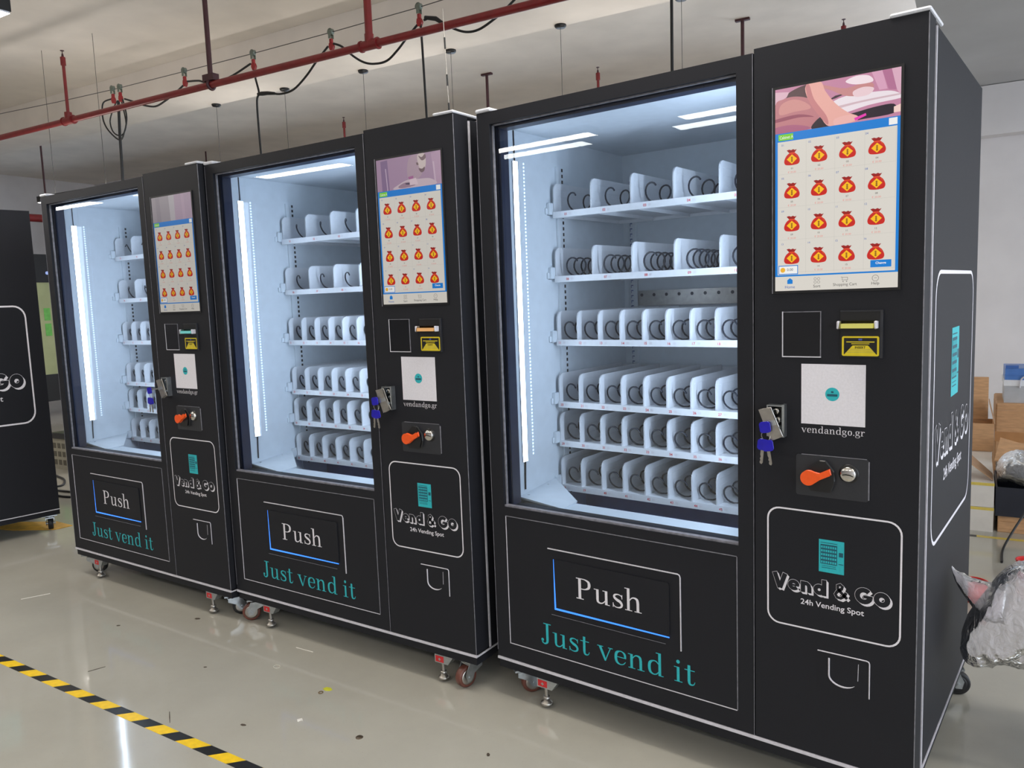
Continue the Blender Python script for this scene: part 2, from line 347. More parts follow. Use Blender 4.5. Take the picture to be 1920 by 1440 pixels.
# ------------------------------------------------------------------ vending machine
W, D, H, XJ = 1.266, 0.858, 1.914, 0.8816
GX0, GX1, GZ0, GZ1 = 0.049, 0.8364, 0.657, 1.867
SX0, SX1, SZ0, SZ1 = 0.9351, 1.2128, 1.3248, 1.8065
DT = 0.075
ROWZ = [1.597, 1.379, 1.160, 0.943, 0.804, 0.646]
TX0, TX1, TY0, TY1 = 0.065, 0.8085, 0.315, 0.770
UID = [0]

def screen_mat(k, rgb, s):
    return mat('screen_%s_%d_%d_%d' % (k, *rgb), (6, 6, 8), 0.22, em=rgb, es=s)
ART = {
 'hands': ((192, 130, 158), [
    ((212, 158, 184), [(.78, 0), (.86, 0), (.9, .4), (.84, .4)]), ((176, 110, 144), [(.86, 0), (.93, 0), (.97, .45), (.91, .42)]), ((214, 168, 188), [(.93, 0), (1, 0), (1, .6), (.97, .45)]),
    ((84, 58, 62), [(.13, .10), (.30, .0), (.34, .26), (.24, .34), (.1, .24)]), ((216, 176, 190), [(0, .06), (.12, .1), (.1, .2), (0, .34)]),
    ((186, 120, 126), [(0, .35), (.07, .24), (.16, .22), (.27, .3), (.36, .48), (.38, .7), (.33, .9), (.27, 1), (0, 1)]),
    ((204, 142, 138), [(.05, .36), (.15, .28), (.25, .38), (.3, .54), (.16, .56), (.04, .58)]), ((148, 78, 96), [(0, .67), (.2, .63), (.33, .74), (.2, .70), (0, .74)]),
    ((168, 96, 124), [(0, .86), (.14, .84), (.28, .93), (.27, 1), (0, 1)]),
    ((38, 28, 40), [(.36, .80), (.46, .70), (.6, .80), (.8, .74), (.95, .74), (.95, .93), (.7, .96), (.5, 1.0), (.31, 1.0)]),
    ((232, 220, 226), [(.43, .60), (.50, .46), (.62, .40), (.80, .42), (.93, .46), (1, .56), (1, .64), (.76, .68), (.49, .79)]), ((206, 178, 186), [(.43, .62), (.7, .56), (1, .54), (1, .57), (.7, .60), (.45, .67)]),
    ((62, 40, 52), [(.44, .44), (.5, .36), (.6, .34), (.5, .42)]), ((196, 134, 134), [(.40, .08), (.58, .24), (.74, .18), (.80, .3), (.70, .44), (.58, .40), (.46, .22), (.37, .12)]),
    ((238, 220, 226), [(.58, .10), (.66, .02), (.76, .06), (.79, .2), (.66, .2)]), ((230, 200, 206), [(.64, .34), (.72, .28), (.8, .34), (.76, .46), (.66, .46)]),
    ((228, 168, 158), [(.26, .03), (.38, .0), (.42, .22), (.50, .52), (.60, .76), (.68, .88), (.66, .98), (.50, 1.0), (.43, .96), (.36, .66), (.28, .34)]), ((196, 126, 128), [(.26, .03), (.29, .03), (.33, .36), (.43, .76), (.44, .96), (.35, .66), (.28, .34)]),
    ((232, 176, 170), [(.5, .86), (.62, .82), (.68, .90), (.62, .98), (.5, 1)]), ((228, 56, 172), [(.65, .91), (.74, .84), (.745, .89), (.66, .97)]), ((240, 206, 196), [(.95, .8), (1, .76), (1, .92), (.95, .92)])]),
 'seated': ((158, 130, 156), [
    ((126, 102, 136), [(.07, .06), (.18, .04), (.2, 1), (.08, 1)]), ((182, 160, 182), [(.14, .3), (.155, .3), (.175, 1), (.16, 1)]), ((172, 142, 166), [(.86, .05), (1, 0), (1, 1), (.9, 1)]), ((190, 166, 184), [(.88, .3), (.9, .3), (.92, .95), (.9, .95)]),
    ((166, 142, 156), [(.52, .1), (.7, .05), (.73, .5), (.66, .74), (.5, .74)]), ((192, 172, 182), [(.28, 1), (.36, .84), (.5, .74), (.66, .76), (.84, .80), (.9, 1)]), ((146, 120, 138), [(.34, .92), (.44, .82), (.56, .84), (.6, .94), (.4, .98)]),
    ((196, 180, 178), [(.66, .02), (.76, .02), (.78, .3), (.75, .5), (.7, .5), (.66, .3)]), ((116, 94, 100), [(.67, .06), (.72, .12), (.77, .04), (.78, .16), (.72, .22)]), ((110, 88, 92), [(.63, .26), (.66, .26), (.67, .34), (.64, .34)]),
    ((104, 80, 88), [(.67, .44), (.72, .47), (.76, .42), (.75, .54), (.71, .58), (.68, .52)]), ((156, 92, 140), [(.5, .66), (.58, .64), (.58, .74), (.51, .74)]), ((206, 184, 194), [(.52, .74), (.62, .72), (.65, .92), (.52, .92)]), ((70, 56, 80), [(.45, .84), (.52, .84), (.52, .9), (.46, .88)])]),
 'curtain': ((150, 142, 150), [((176, 170, 176), [(.44, 0), (.58, 0), (.58, 1), (.46, 1)]), ((168, 146, 166), [(.58, 0), (1, 0), (1, 1), (.58, 1)]), ((176, 152, 172), [(.75, 0), (.82, 0), (.84, 1), (.77, 1)]), ((140, 132, 142), [(.1, 0), (.2, 0), (.22, 1), (.12, 1)])]),
}
def build_screen(root, art, bright, tag_):
    sw, sh = SX1 - SX0, SZ1 - SZ0
    U = lambda u: SX0 + u * sw
    V = lambda v: SZ1 - v * sh
    base = obj('touch_screen', cached('bezel', lambda: MB().box(SX0 - .006, SX1 + .006, -.003, 0.0, SZ0 - .006, SZ1 + .006).mesh('bezel', m_dark)), root)
    obj('screen_edge', cached('scr_edge', lambda: MB().box(SX0 - .0075, SX0 - .006, -.0045, 0.0, SZ0 - .006, SZ1 + .006).mesh('scr_edge', m_edge2)), base)
    S = lambda rgb, k=1.0: screen_mat(tag_, rgb, bright * k)
    blue = S((14, 122, 206)); page = S((214, 209, 200)); white = S((236, 236, 234))
    y0 = -.0032
    mb = MB(); mats = [S(ART[art][0])]; mb.rect(U(0), U(1), V(.216), V(0), y0)
    for i, (rgb, pts) in enumerate(ART[art][1]):
        mats.append(S(rgb)); pp = [(a, b, 0) for a, b in pts]
        if len(pts) > 4: sm = [(min(1, max(0, p.x)), min(1, max(0, p.y))) for p in spline(pp, 4, True)]
        else: sm = pts
        mb.flat([(U(a), V(.216 * b)) for a, b in sm], y0 - .00004 * (i + 1), i + 1)
    obj('picture', mb.mesh('picture', mats), base)
    mb = MB(); mb.rect(U(0), U(1), V(.928), V(.216), y0); mb.rect(U(.022), U(.978), V(.920), V(.258), y0 - .0003, 1)
    mb.rect(U(.028), U(.155), V(.252), V(.222), y0 - .0004, 2); mb.rect(U(.915), U(.978), V(.252), V(.221), y0 - .0004, 3)
    mb.rect(U(0), U(1), V(1), V(.928), y0, 1)
    for c in range(5):
        x = U(.03 + .235 * c); mb.rect(x - .0003, x + .0003, V(.912), V(.265), y0 - .0004, 4)
    for r in range(4): mb.rect(U(.03), U(.97), V(.418 + .163 * r) - .0003, V(.418 + .163 * r) + .0003, y0 - .0004, 4)
    mb.rect(U(.03), U(.2), V(.918), V(.872), y0 - .0007, 0); mb.rect(U(.036), U(.194), V(.914), V(.876), y0 - .0009, 3); mb.flat(circ(U(.068), V(.895), .006), y0 - .001, 5)
    mb.rect(U(.79), U(.95), V(.902), V(.868), y0 - .0007, 0)
    hx, hz = U(.13), V(.953)                                   # home, sort, cart and help symbols
    mb.flat([(hx - .0065, hz - .006), (hx + .0065, hz - .006), (hx + .0065, hz + .003), (hx, hz + .008), (hx - .0065, hz + .003)], y0 - .0004, 0)
    for dx in (-.004, .004):
        for dz in (-.004, .004): ring2d(mb, circ(U(.36) + dx, V(.953) + dz, .0034, 10), circ(U(.36) + dx, V(.953) + dz, .0026, 10), y0 - .0004, 6)
    cx, cz = U(.59), V(.953)
    for a, b, w_, h_ in ((-.006, -.002, .012, .0009), (-.006, .004, .012, .0009), (-.0065, -.002, .0009, .007), (.0055, -.002, .0009, .007), (-.009, .005, .003, .0009)):
        mb.rect(cx + a, cx + a + w_, cz + b, cz + b + h_, y0 - .0004, 6)
    mb.flat(circ(cx - .004, cz - .005, .0013, 8), y0 - .0004, 6); mb.flat(circ(cx + .004, cz - .005, .0013, 8), y0 - .0004, 6)
    ring2d(mb, circ(U(.83), V(.953), .0074), circ(U(.83), V(.953), .0064), y0 - .0004, 6); mb.rect(U(.83) - .003, U(.83) + .003, V(.953), V(.953) + .0009, y0 - .0004, 6)
    obj('page', mb.mesh('page', [blue, page, S((120, 200, 40)), white, S((196, 192, 184)), S((236, 176, 48)), S((120, 116, 112))]), base)
    tx = MB()
    sans(tx, 'Cabinet A', U(.04), V(.245), w=.115 * sw, h=.0075, y=y0 - .0006, mi=0)
    sans(tx, 'Change', U(.87), V(.891), h=.0072, y=y0 - .001, mi=0, bold=.02, align='c')
    sans(tx, '0.00', U(.105), V(.900), h=.0062, y=y0 - .0012, mi=1)
    for u, s, mi in ((.13, 'Home', 2), (.36, 'Sort', 1), (.59, 'Shopping Cart', 1), (.83, 'Help', 1)):
        sans(tx, s, U(u), V(.988), h=.0085 if s not in ('Home', 'Sort') else .0068, y=y0 - .0004, mi=mi, align='c')
    for r in range(4):
        for c in range(4):
            u = .145 + .228 * c; v = .335 + .163 * r; n = '%02d' % (r * 4 + c + 1)
            sans(tx, n, U(u - .09), V(v - .055), h=.0046, y=y0 - .0005, mi=2)
            if r < 3 or c in (1, 2):
                sans(tx, n, U(u), V(v + .062), h=.0042, y=y0 - .0005, mi=1, align='c'); sans(tx, '\u20ac 20.00', U(u), V(v + .080), h=.0046, y=y0 - .0005, mi=3, align='c')
    obj('screen_text', tx.mesh('screen_text', [white, S((70, 68, 66)), S((40, 92, 170)), S((224, 140, 132))]), base)['kind'] = 'stuff'
    def bag():
        b = MB(); s = .0185
        body = spline([(-.35, .45, 0), (-.75, .1, 0), (-1.0, -.5, 0), (-.85, -.95, 0), (-.3, -1.08, 0), (.3, -1.08, 0), (.85, -.95, 0), (1.0, -.5, 0), (.75, .1, 0), (.35, .45, 0)], 4)
        b.flat([(p.x * s, p.y * s) for p in body], 0, 0)
        b.flat([(x * s, z * s) for x, z in [(-.3, .42), (.3, .42), (.62, .86), (.35, .8), (.15, .92), (-.1, .82), (-.35, .92), (-.68, .84)]], -.00005, 1)
        b.flat([(x * s, z * s) for x, z in [(-.38, .38), (.38, .38), (.36, .5), (-.36, .5)]], -.0001, 3)
        b.flat([(x * s, z * s) for x, z in [(0, .28), (.66, -.32), (0, -.92), (-.66, -.32)]], -.0001, 2)
        for x, z, rr in ((0, -.12, .12), (0, -.34, .12), (0, -.56, .13)): b.flat([(p[0] * s, p[1] * s) for p in circ(x, z, rr, 8)], -.00015, 4)
        b.flat([(x * s, z * s) for x, z in [(.45, .22), (.62, .05), (.8, -.2), (.68, .02), (.5, .26)]], -.0001, 5)
        return b.mesh('bag', [S((196, 34, 26)), S((150, 24, 22)), S((244, 186, 20)), S((232, 80, 40)), S((150, 96, 20)), S((226, 110, 60))])
    bm_ = cached('bag_' + tag_, bag)
    for r in range(4):
        for c in range(4):
            o = obj('product_icon', bm_, base); o.location = (U(.145 + .228 * c), y0 - .0006, V(.335 + .163 * r))

def logo_mesh(name, fn):
    """border, teal machine symbol and the shaded lettering, mapped from the front layout by fn(x, y, z)"""
    b = MB(); x0, x1, z0, z1 = .9133, 1.2324, .4684, .7783
    ring2d(b, rrect(x0, x1, z0, z1, .032), rrect(x0 + .0042, x1 - .0042, z0 + .0042, z1 - .0042, .0285), -.0006, 0)
    ic = MB(); ic.rect(1.043, 1.103, .627, .710, -.0006, 0); ic.rect(1.047, 1.0865, .648, .698, -.0009, 1)
    ic.rect(1.047, 1.0865, .7015, .7030, -.0009, 1); ic.rect(1.0905, 1.1005, .671, .682, -.0009, 1); ic.rect(1.090, 1.1015, .6515, .6535, -.0009, 1); ic.rect(1.050, 1.084, .638, .6395, -.0009, 1); ic.rect(1.050, 1.084, .643, .644, -.0009, 1)
    for r in range(5):
        for c in range(7): ic.rect(1.0484 + c * .0054, 1.0522 + c * .0054, .6502 + r * .0096, .6558 + r * .0096, -.0011, 2)
    t = MB()
    X, Z, em = .9270, .5650, .0588
    q = MB()
    for k in range(10): fat(t, 'Vend & Go', X + .00055 * k, Z - .00055 * k, em, -.0004 - 2e-5 * k, 0, 0.0)
    fat(t, 'Vend & Go', X, Z, em, -.0009, 0, .014)
    fat(t, 'Vend & Go', X, Z, em, -.0012, 1, 0.0)
    sans(t, '24h Vending Spot', .999, .5285, w=.151, h=.0190, y=-.0006, mi=0, bold=.012)
    out = []
    for nm, q, ms in (('logo_border', b, m_print), ('logo_symbol', ic, [m_teal, m_tealdark, m_teal]), ('logo_lettering', t, [m_print, m_black])):
        q.xf(lambda v: fn(v.x, v.y, v.z)); out.append((nm, q.mesh(name + nm, ms)))
    return out

def mk_caster():
    fk = MB(); fk.box(-.042, .042, -.042, .042, .094, .100).box(-.024, .024, -.026, .030, .078, .083).cyl((0, 0, .083), (0, 0, .094), .018, 14)
    for s in (-1, 1):
        fk.prism([(-.026, .083), (.030, .083), (.046, .050), (.040, .026), (.022, .026), (.008, .050), (-.026, .066)], s * .0205, s * .0235, 'x')
    fk.cyl((-.027, .030, .038), (.027, .030, .038), .006, 10)
    wh = MB(); wh.lathe([(.012, -.013), (.030, -.014), (.036, -.013), (.038, -.008), (.038, .008), (.036, .013), (.030, .014), (.012, .013)], 24, 0, (0, .030, .038), 'x')
    hb = MB(); hb.lathe([(.0005, -.0145), (.022, -.0145), (.027, -.0142), (.027, .0142), (.022, .0145), (.0005, .0145)], 20, 0, (0, .030, .038), 'x')
    return fk.mesh('caster', m_steel), wh, hb.mesh('hub', m_nickel)
def hb_dark(me):
    m = me.copy(); m.materials.clear(); m.materials.append(m_wheelb); return m
def casters(root, angs, dark):
    fk, wh, hb = cached('casters', mk_caster)
    wm = cached('wheel%d' % dark, lambda: wh.mesh('wheel', m_wheelb if dark else m_wheel))
    for (x, y), a in zip(((.062, .055), (W - .062, .055), (W - .062, D - .07), (.062, D - .07)), angs):
        rear = y > .4; x, y = (W - .048, D - .045) if rear and x > .5 else (x, y)
        c = obj('caster', fk, root); c.location = (x, y, 0); c.rotation_euler = (0, 0, a)
        obj('wheel', cached('wheel1', lambda: wh.mesh('wheel', m_wheelb)) if rear else wm, c); obj('hub', cached('hub1', lambda: hb_dark(hb)) if rear else hb, c)
    def foot():
        b = MB(); b.cyl((0, 0, .020), (0, 0, .099), .0062, 10).lathe([(.0005, .026), (.010, .026), (.012, .020), (.019, .016), (.021, .008), (.0005, .008)], 18); b.lathe([(.012, .028), (.012, .036), (.006, .036)], 6); return b.mesh('foot', m_nickel)
    def brk():
        b = MB(); b.box(-.028, .030, -.012, -.009, .066, .100, 0).box(-.028, .030, -.012, .030, .097, .0995, 0); b.prism([(.030, .066), (.030, .1), (.055, .1)], -.012, .02, 'y', 0)
        b.rect(-.024, .012, .070, .092, -.0125, 1); b.flat([(-.012, .080), (-.006, .074), (0, .080), (-.006, .086)], -.013, 0); return b.mesh('bracket', [m_steel, m_red])
    for x in (.178, W - .165):
        f = obj('levelling_foot', cached('foot', foot), root); f.location = (x, .022, 0)
        obj('foot_bracket', cached('brk', brk), f)

def coil_mesh(pitch, r):
    def f():
        y0, y1 = TY0 + .008, TY1 - .02; n = int((y1 - y0) / pitch * 18); pts = []
        for i in range(n + 1):
            y = y0 + (y1 - y0) * i / n; a = rad(38) + 2 * pi * (y - y0) / pitch; pts.append((r * cos(a), y, r * sin(a)))
        return MB().tube(pts, .0030, 6).mesh('coil', m_coil)
    return cached('coil%g_%g' % (pitch, r), f)
def divider_mesh():
    def f():
        y0, y1, h, r = TY0 + .001, TY1 - .01, .119, .026
        out = [(y0, .004)] + [(y0 + r - r * cos(rad(a)), h - r + r * sin(rad(a))) for a in range(0, 91, 15)] + [(y1, h), (y1, .004)]
        b = MB().prism(out, 0, .0022, 'x')
        lip = [(y0, .004)] + [(y0 + r - r * cos(rad(a)), h - r + r * sin(rad(a))) for a in range(0, 91, 15)] + [(y0 + .030, h), (y0 + .026, h - .006), (y0 + .012, h - .03), (y0 + .010, .004)]
        b.prism(lip, -.0012, .0034, 'x')
        for z in (.045, .075, .098): b.box(-.0006, .0030, y0 + .03, y1, z, z + .0022)
        return b.mesh('divider', m_tray)
    return cached('divider', f)
def build_trays(root, k, pitches):
    num = 1
    for ri, zr in enumerate(ROWZ):
        lanes = 5 if ri < 2 else 9; lw = (TX1 - TX0) / lanes
        def tray():
            b = MB(); b.box(TX0, TX1, TY0, TY1, .016, .0185).box(TX0, TX0 + .002, TY0 + .03, TY1, .004, .06).box(TX1 - .002, TX1, TY0 + .03, TY1, .004, .06).box(TX0, TX1, TY1 - .004, TY1, .004, .112)
            return b.mesh('tray', m_tray)
        t = obj('shelf_tray', cached('tray', tray), root); t.location = (0, 0, zr)
        obj('price_rail', cached('rail', lambda: MB().box(TX0, TX1, TY0 - .004, TY0, 0, .021).box(TX0, TX1, TY0, TY0 + .014, 0, .002).mesh('rail', m_tray)), t)
        br = obj('shelf_bracket', cached('sbr', lambda: MB().box(.050, .064, TY0 - .020, TY0 + .05, .012, .052).box(.050, .056, TY0 - .030, TY0 - .02, .012, .034).mesh('sbr', m_liner, bevel=.002)), t)
        for i in range(lanes):
            x = TX0 + lw * i
            d = obj('divider', divider_mesh(), t); d.location = (x, 0, 0)
            c = obj('coil', coil_mesh(pitches[ri], .031), t); c.location = (x + lw / 2 - (.012 if lanes == 5 else 0), 0, .0505)
            n = '%02d' % num; num += 1
            o = obj('lane_number', cached('num' + n, lambda: sans(sans(MB(), n, 0, 0, h=.0085, y=0, bold=.01), '|||||', .018, .001, h=.007, y=0, mi=1).mesh('num', [m_rednum, m_lane]), ), t)
            o.location = (x + (.030 if lanes == 5 else .010) + (.018 if lanes == 5 else 0), TY0 - .0045, .006)
            if ri in (2, 3):
                q = obj('motor_clip', cached('clip', lambda: MB().box(-.006, .006, TY1 - .012, TY1 - .004, .098, .116).mesh('clip', m_dark)), t); q.location = (x + lw * .9, 0, 0)
m_lane = mat('faint_lane_print', (206, 196, 202), 0.5, noise=0.02, nscale=60)

def key_bunch(label, M, x, z, y=-.034):
    t = thing('key_bunch', label, 'keys', M @ Vector((x, y, z)), 0)
    t.rotation_euler = (0, 0, M.to_euler().z)
    def head():
        b = MB(); b.prism(rrect(-.0125, .0125, -.013, .013, .006, 4), -.0025, .0025, 'y'); return b.mesh('key_head', m_bluekey, bevel=.001)
    def blade():
        b = MB(); b.prism([(-.004, -.011), (.004, -.011), (.004, -.046), (.001, -.050), (-.003, -.048), (-.004, -.044), (-.0022, -.040), (-.004, -.036), (-.0022, -.031), (-.004, -.026)], -.001, .001, 'y'); return b.mesh('key_blade', m_nickel)
    for px, pz, ang, bl in ((0, 0, .15, False), (-.006, -.045, -.10, True), (.007, -.046, .16, True)):
        h = obj('key_head', cached('khead', head), t); h.location = (px, -.004 * abs(ang) * 10, pz); h.rotation_euler = (0, ang * -1, 0)
        if bl: obj('key_blade', cached('kblade', blade), h)
    st = obj('key_shank', cached('kshank', lambda: MB().cyl((0, .030, 0), (0, 0, 0), .0032, 8).mesh('kshank', m_nickel)), t); st.location = (.010, 0, .004)
    ring = [(.011 * cos(2 * pi * i / 16), .003 * sin(4 * pi * i / 16), -.024 + .014 * sin(2 * pi * i / 16)) for i in range(16)]
    obj('key_ring', cached('kring', lambda: MB().tube(ring, .0011, 6, True).mesh('kring', m_nickel)), t)
    return t

def build_machine(label, M3, rz, art, bright, glow, casters_a, dark, pitches, tagk, keys=None, screen=True, lit=True):
    t = thing('vending_machine', label, 'vending machine', M3, rz, 'black glass-front vending machines in a row')
    P = lambda n, key, fn, par=t, lab=None: obj(n, cached(key, fn), par, lab)
    # body
    def cabinet():
        b = MB(); y0 = DT + .004
        b.box(0, .040, y0, D, .13, 1.905).box(W - .03, W, y0, D, .13, 1.905).box(.040, W - .03, y0, D, 1.873, 1.905).box(.040, W - .03, y0, D, .13, .16).box(.040, W - .03, D - .018, D, .16, 1.873).box(.847, .862, y0, D - .018, .16, 1.873)
        return b.mesh('cabinet', m_black)
    cb = P('cabinet', 'cabinet', cabinet)
    P('base_frame', 'base', lambda: MB().box(.004, W - .002, .004, D, .100, .1295).mesh('base', m_black))
    P('bottom_trim', 'btrim', lambda: MB().box(0, W + .003, -.003, .003, .1296, .1375).box(W - .001, W + .003, .0031, D, .1296, .1345).mesh('btrim', m_edge))
    P('side_trim', 'strim', lambda: MB().box(W - .006, W + .003, DT + .001, DT + .0085, .138, 1.90).mesh('strim', m_edge))
    P('corner_edge', 'cedge', lambda: MB().box(W - .0012, W + .0006, -.0006, .0012, .138, 1.91).mesh('cedge', m_edge2))
    def liner():
        b = MB(); b.box(.0405, .050, DT + .006, .838, .20, 1.8725).box(.050, .845, .829, .8385, .20, 1.8725).box(.050, .845, DT + .006, .829, 1.866, 1.8725).box(.8405, .8465, DT + .006, .829, .20, 1.866)
        b.box(.050, .8405, DT + .006, .829, .30, .31, 1); b.box(.050, .8405, .50, .506, .31, .60, 1); return b.mesh('liner', [m_liner, m_bin])
    ln = P('interior_liner', 'liner', liner)
    P('front_ledge', 'ledge', lambda: MB().box(.050, .8405, DT + .006, .178, .632, .648).box(.050, .8405, DT + .012, DT + .02, .31, .632).mesh('ledge', m_liner, bevel=.002))
    df = P('side_deflector', 'deflect', lambda: MB().add([(.051, .082, .672), (.051, .30, .690), (.215, .182, .655), (.222, .086, .652), (.051, .082, .666), (.051, .30, .684), (.215, .182, .649), (.222, .086, .646)], [(0, 3, 2, 1), (4, 5, 6, 7), (0, 4, 7, 3), (3, 7, 6, 2), (2, 6, 5, 1), (1, 5, 4, 0)]).mesh('deflect', m_liner))
    for sx, sy, sz in ((.066, .115, .6725), (.062, .235, .6815)):
        s_ = P('screw', 'screw', lambda: MB().lathe([(.0005, .002), (.004, .001), (.0045, -.002)], 10).mesh('screw', m_steel), df); s_.location = (sx, sy, sz)
    def led(x, s):
        def f():
            b = MB(); b.box(min(x, x + s * .005), max(x, x + s * .005), .106, .131, .785, 1.768, 1); b.m[3 if s > 0 else 5] = 0
            return b.mesh('led', [(m_led if s > 0 else m_led2) if lit else m_foam, m_foam])
        return f
    l1 = P('led_strip', 'led_l%d' % lit, led(.0505, 1)); l2 = P('led_strip', 'led_r%d' % lit, led(.840, -1))
    P('led_wire', 'ledw', lambda: MB().tube([(.054, .119, .785), (.053, .117, .73), (.053, .116, .690)], .0028, 6, mi=0).mesh('ledw', m_dark), l1)
    P('led_wire', 'ledw2', lambda: MB().tube([(.053, .119, 1.768), (.052, .119, 1.865)], .0022, 6).mesh('ledw2', m_dark), l1)
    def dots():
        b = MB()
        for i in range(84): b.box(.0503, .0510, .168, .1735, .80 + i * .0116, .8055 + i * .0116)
        return b.mesh('dots', m_ledghost if lit else m_foam)
    P('led_ghost_dots', 'dots%d' % lit, dots)  # reflection of the LED strip in the glass, built as glowing dots
    def slotrail():
        b = MB(); b.box(.0505, .0575, .352, .402, .35, 1.775, 0)
        for i in range(58): b.box(.0574, .0580, .382, .391, .62 + i * .020, .631 + i * .020, 1)
        return b.mesh('slotrail', [m_liner, m_dark])
    P('slotted_rail', 'slotrail', slotrail)
    def slotrail2():
        b = MB(); b.box(.080, .112, .820, .8285, .35, 1.775, 0)
        for i in range(58): b.box(.084, .094, .8194, .8202, .62 + i * .020, .624 + i * .020, 1); b.box(.084, .0865, .8194, .8202, .612 + i * .020, .624 + i * .020, 1)
        return b.mesh('slotrail2', [m_liner, m_bin])
    P('slotted_rail', 'slotrail2', slotrail2)
    def perf():
        b = MB(); b.box(.122, .80, .812, .8285, 1.282, 1.340, 0)
        for i in range(13): b.cyl((.135 + i * .0525, .8116, 1.323), (.135 + i * .0525, .814, 1.323), .0065, 12, 1)
        return b.mesh('perf', [m_nickel, m_coil])
    P('perforated_bar', 'perf', perf)
    build_trays(t, tagk, pitches)
    # glazed door
    XD = XJ - .003; TD = 1.905
    def frame():
        b = MB(); b.box(0, XD, 0, DT, GZ1, TD).box(0, XD, 0, DT, .139, GZ0).box(0, GX0, 0, DT, GZ0, GZ1).box(GX1, XD, 0, DT, GZ0, GZ1); return b.mesh('frame', m_black)
    gd = P('glass_door', 'frame', frame)
    def gasket():
        b = MB(); e = .004
        b.box(GX0, GX0 + e, .012, .020, GZ0, GZ1).box(GX1 - e, GX1, .012, .020, GZ0, GZ1).box(GX0, GX1, .012, .020, GZ1 - e, GZ1).box(GX0, GX1, .004, .020, GZ0, GZ0 + e + .002); return b.mesh('gasket', m_edge2)
    P('glass_bead', 'gasket', gasket, gd)
    P('inner_gasket', 'igask', lambda: MB().box(GX0, GX0 + .016, .030, .072, GZ0, GZ1).box(GX0 + .016, GX1, .030, .072, GZ1 - .012, GZ1).box(GX1 - .012, GX1, .030, .072, GZ0, GZ1 - .012).mesh('igask', mat('navy_gasket', (26, 36, 62), .35, noise=.06, nscale=40)), gd)
    for yy, tilt, yw, nm in ((.022, 0.0, 0.0, 'pane0'), (.026, .0085, .008, 'pane1')):
        P('glass_pane', nm, lambda: MB().add([(GX0 + .0005, yy, GZ0 + .0005), (GX1 - .0005, yy + yw * (GX1 - GX0), GZ0 + .0005), (GX1 - .0005, yy + tilt * (GZ1 - GZ0) + yw * (GX1 - GX0), GZ1 - .0005), (GX0 + .0005, yy + tilt * (GZ1 - GZ0), GZ1 - .0005)], [(0, 1, 2, 3)]).mesh(nm, m_pane), gd)
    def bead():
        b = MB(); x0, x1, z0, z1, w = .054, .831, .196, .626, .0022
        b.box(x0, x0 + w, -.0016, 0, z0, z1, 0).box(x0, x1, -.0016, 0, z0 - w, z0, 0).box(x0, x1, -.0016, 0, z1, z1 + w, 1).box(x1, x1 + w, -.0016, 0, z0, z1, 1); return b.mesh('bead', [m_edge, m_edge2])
    P('panel_bead', 'bead', bead, gd)
    P('door_edge', 'dedge', lambda: MB().box(-.0006, .0009, -.0006, .001, .16, 1.9).box(XJ - .004, XJ - .0028, -.0012, 0, .139, 1.903).mesh('dedge', m_edge2), gd)
    # dispensing flap
    fl = P('push_flap', 'flap', lambda: MB().prism(rrect(.2445, .634, .3575, .515, .006), -.004, -.0002, 'y').mesh('flap', m_black))
    P('flap_frame', 'flapf', lambda: MB().box(.218, .660, -.003, 0, .5445, .5475, 0).tube([(.660, -.0015, .546), (.6655, -.0015, .5435), (.668, -.0015, .537)], .0017, 6, mi=0).box(.6665, .6695, -.003, 0, .322, .537, 0).box(.225, .62, -.002, 0, .331, .3320, 1).mesh('flapf', [m_edge, m_edge2]), fl)
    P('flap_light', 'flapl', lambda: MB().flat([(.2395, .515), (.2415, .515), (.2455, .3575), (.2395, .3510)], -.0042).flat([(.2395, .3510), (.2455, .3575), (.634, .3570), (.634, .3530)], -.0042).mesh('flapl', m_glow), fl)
    P('push_lettering', 'push', lambda: serif(MB(), 'Push', .321, .4065, .0945, -.0046, x1=.553).mesh('push', m_print), fl)
    ex = (.712 - .178) / sum(GL[c][0] for c in 'Just vend it'); pen = .178
    for word in ('Just', 'vend', 'it'):
        P('slogan_word', 'slogan_' + word, lambda: serif(MB(), word, pen, .2285, .096, -.0007, x1=pen + ex * sum(GL[c][0] for c in word)).mesh('slogan', m_teal), gd)
        pen += ex * (sum(GL[c][0] for c in word) + GL[' '][0])
    # control door
    cp = P('control_panel', 'cpanel', lambda: MB().box(XJ, W, 0, DT, .139, H).mesh('cpanel', m_black))
    if screen: build_screen(t, art, bright, tagk)
    rd = P('card_reader', 'reader', lambda: MB().box(.954, 1.043, -.0012, 0, 1.164, 1.272).mesh('reader', m_gloss))
    P('reader_edge', 'redge', lambda: MB().box(.9515, .954, -.002, 0, 1.1615, 1.274, 0).box(.954, 1.045, -.002, 0, 1.1615, 1.164, 0).box(.954, 1.045, -.002, 0, 1.272, 1.2735, 1).box(1.043, 1.045, -.002, 0, 1.164, 1.272, 1).mesh('redge', [m_edge, m_edge2]), rd)
    ba = P('bill_acceptor', 'bill', lambda: MB().box(1.090, 1.178, -.004, 0, 1.164, 1.271).mesh('bill', m_dark))
    P('acceptor_edge', 'bedge', lambda: MB().box(1.178, 1.184, -.006, 0, 1.163, 1.274).box(1.090, 1.178, -.005, 0, 1.2712, 1.274).mesh('bedge', m_black2), ba)
    gm = mat('slot_glow_' + tagk, (120, 120, 110), .3, em=glow, es=.62)
    P('note_slot', 'slot', lambda: MB().prism([(-.024, 1.2315), (-.004, 1.2315), (-.004, 1.250), (-.014, 1.250), (-.022, 1.244)], 1.088, 1.173, 'x').mesh('slot', m_pane2), ba)
    o = obj('slot_light', MB().box(1.096, 1.166, -.0245, -.006, 1.233, 1.2435).mesh('slotl', gm), ba)
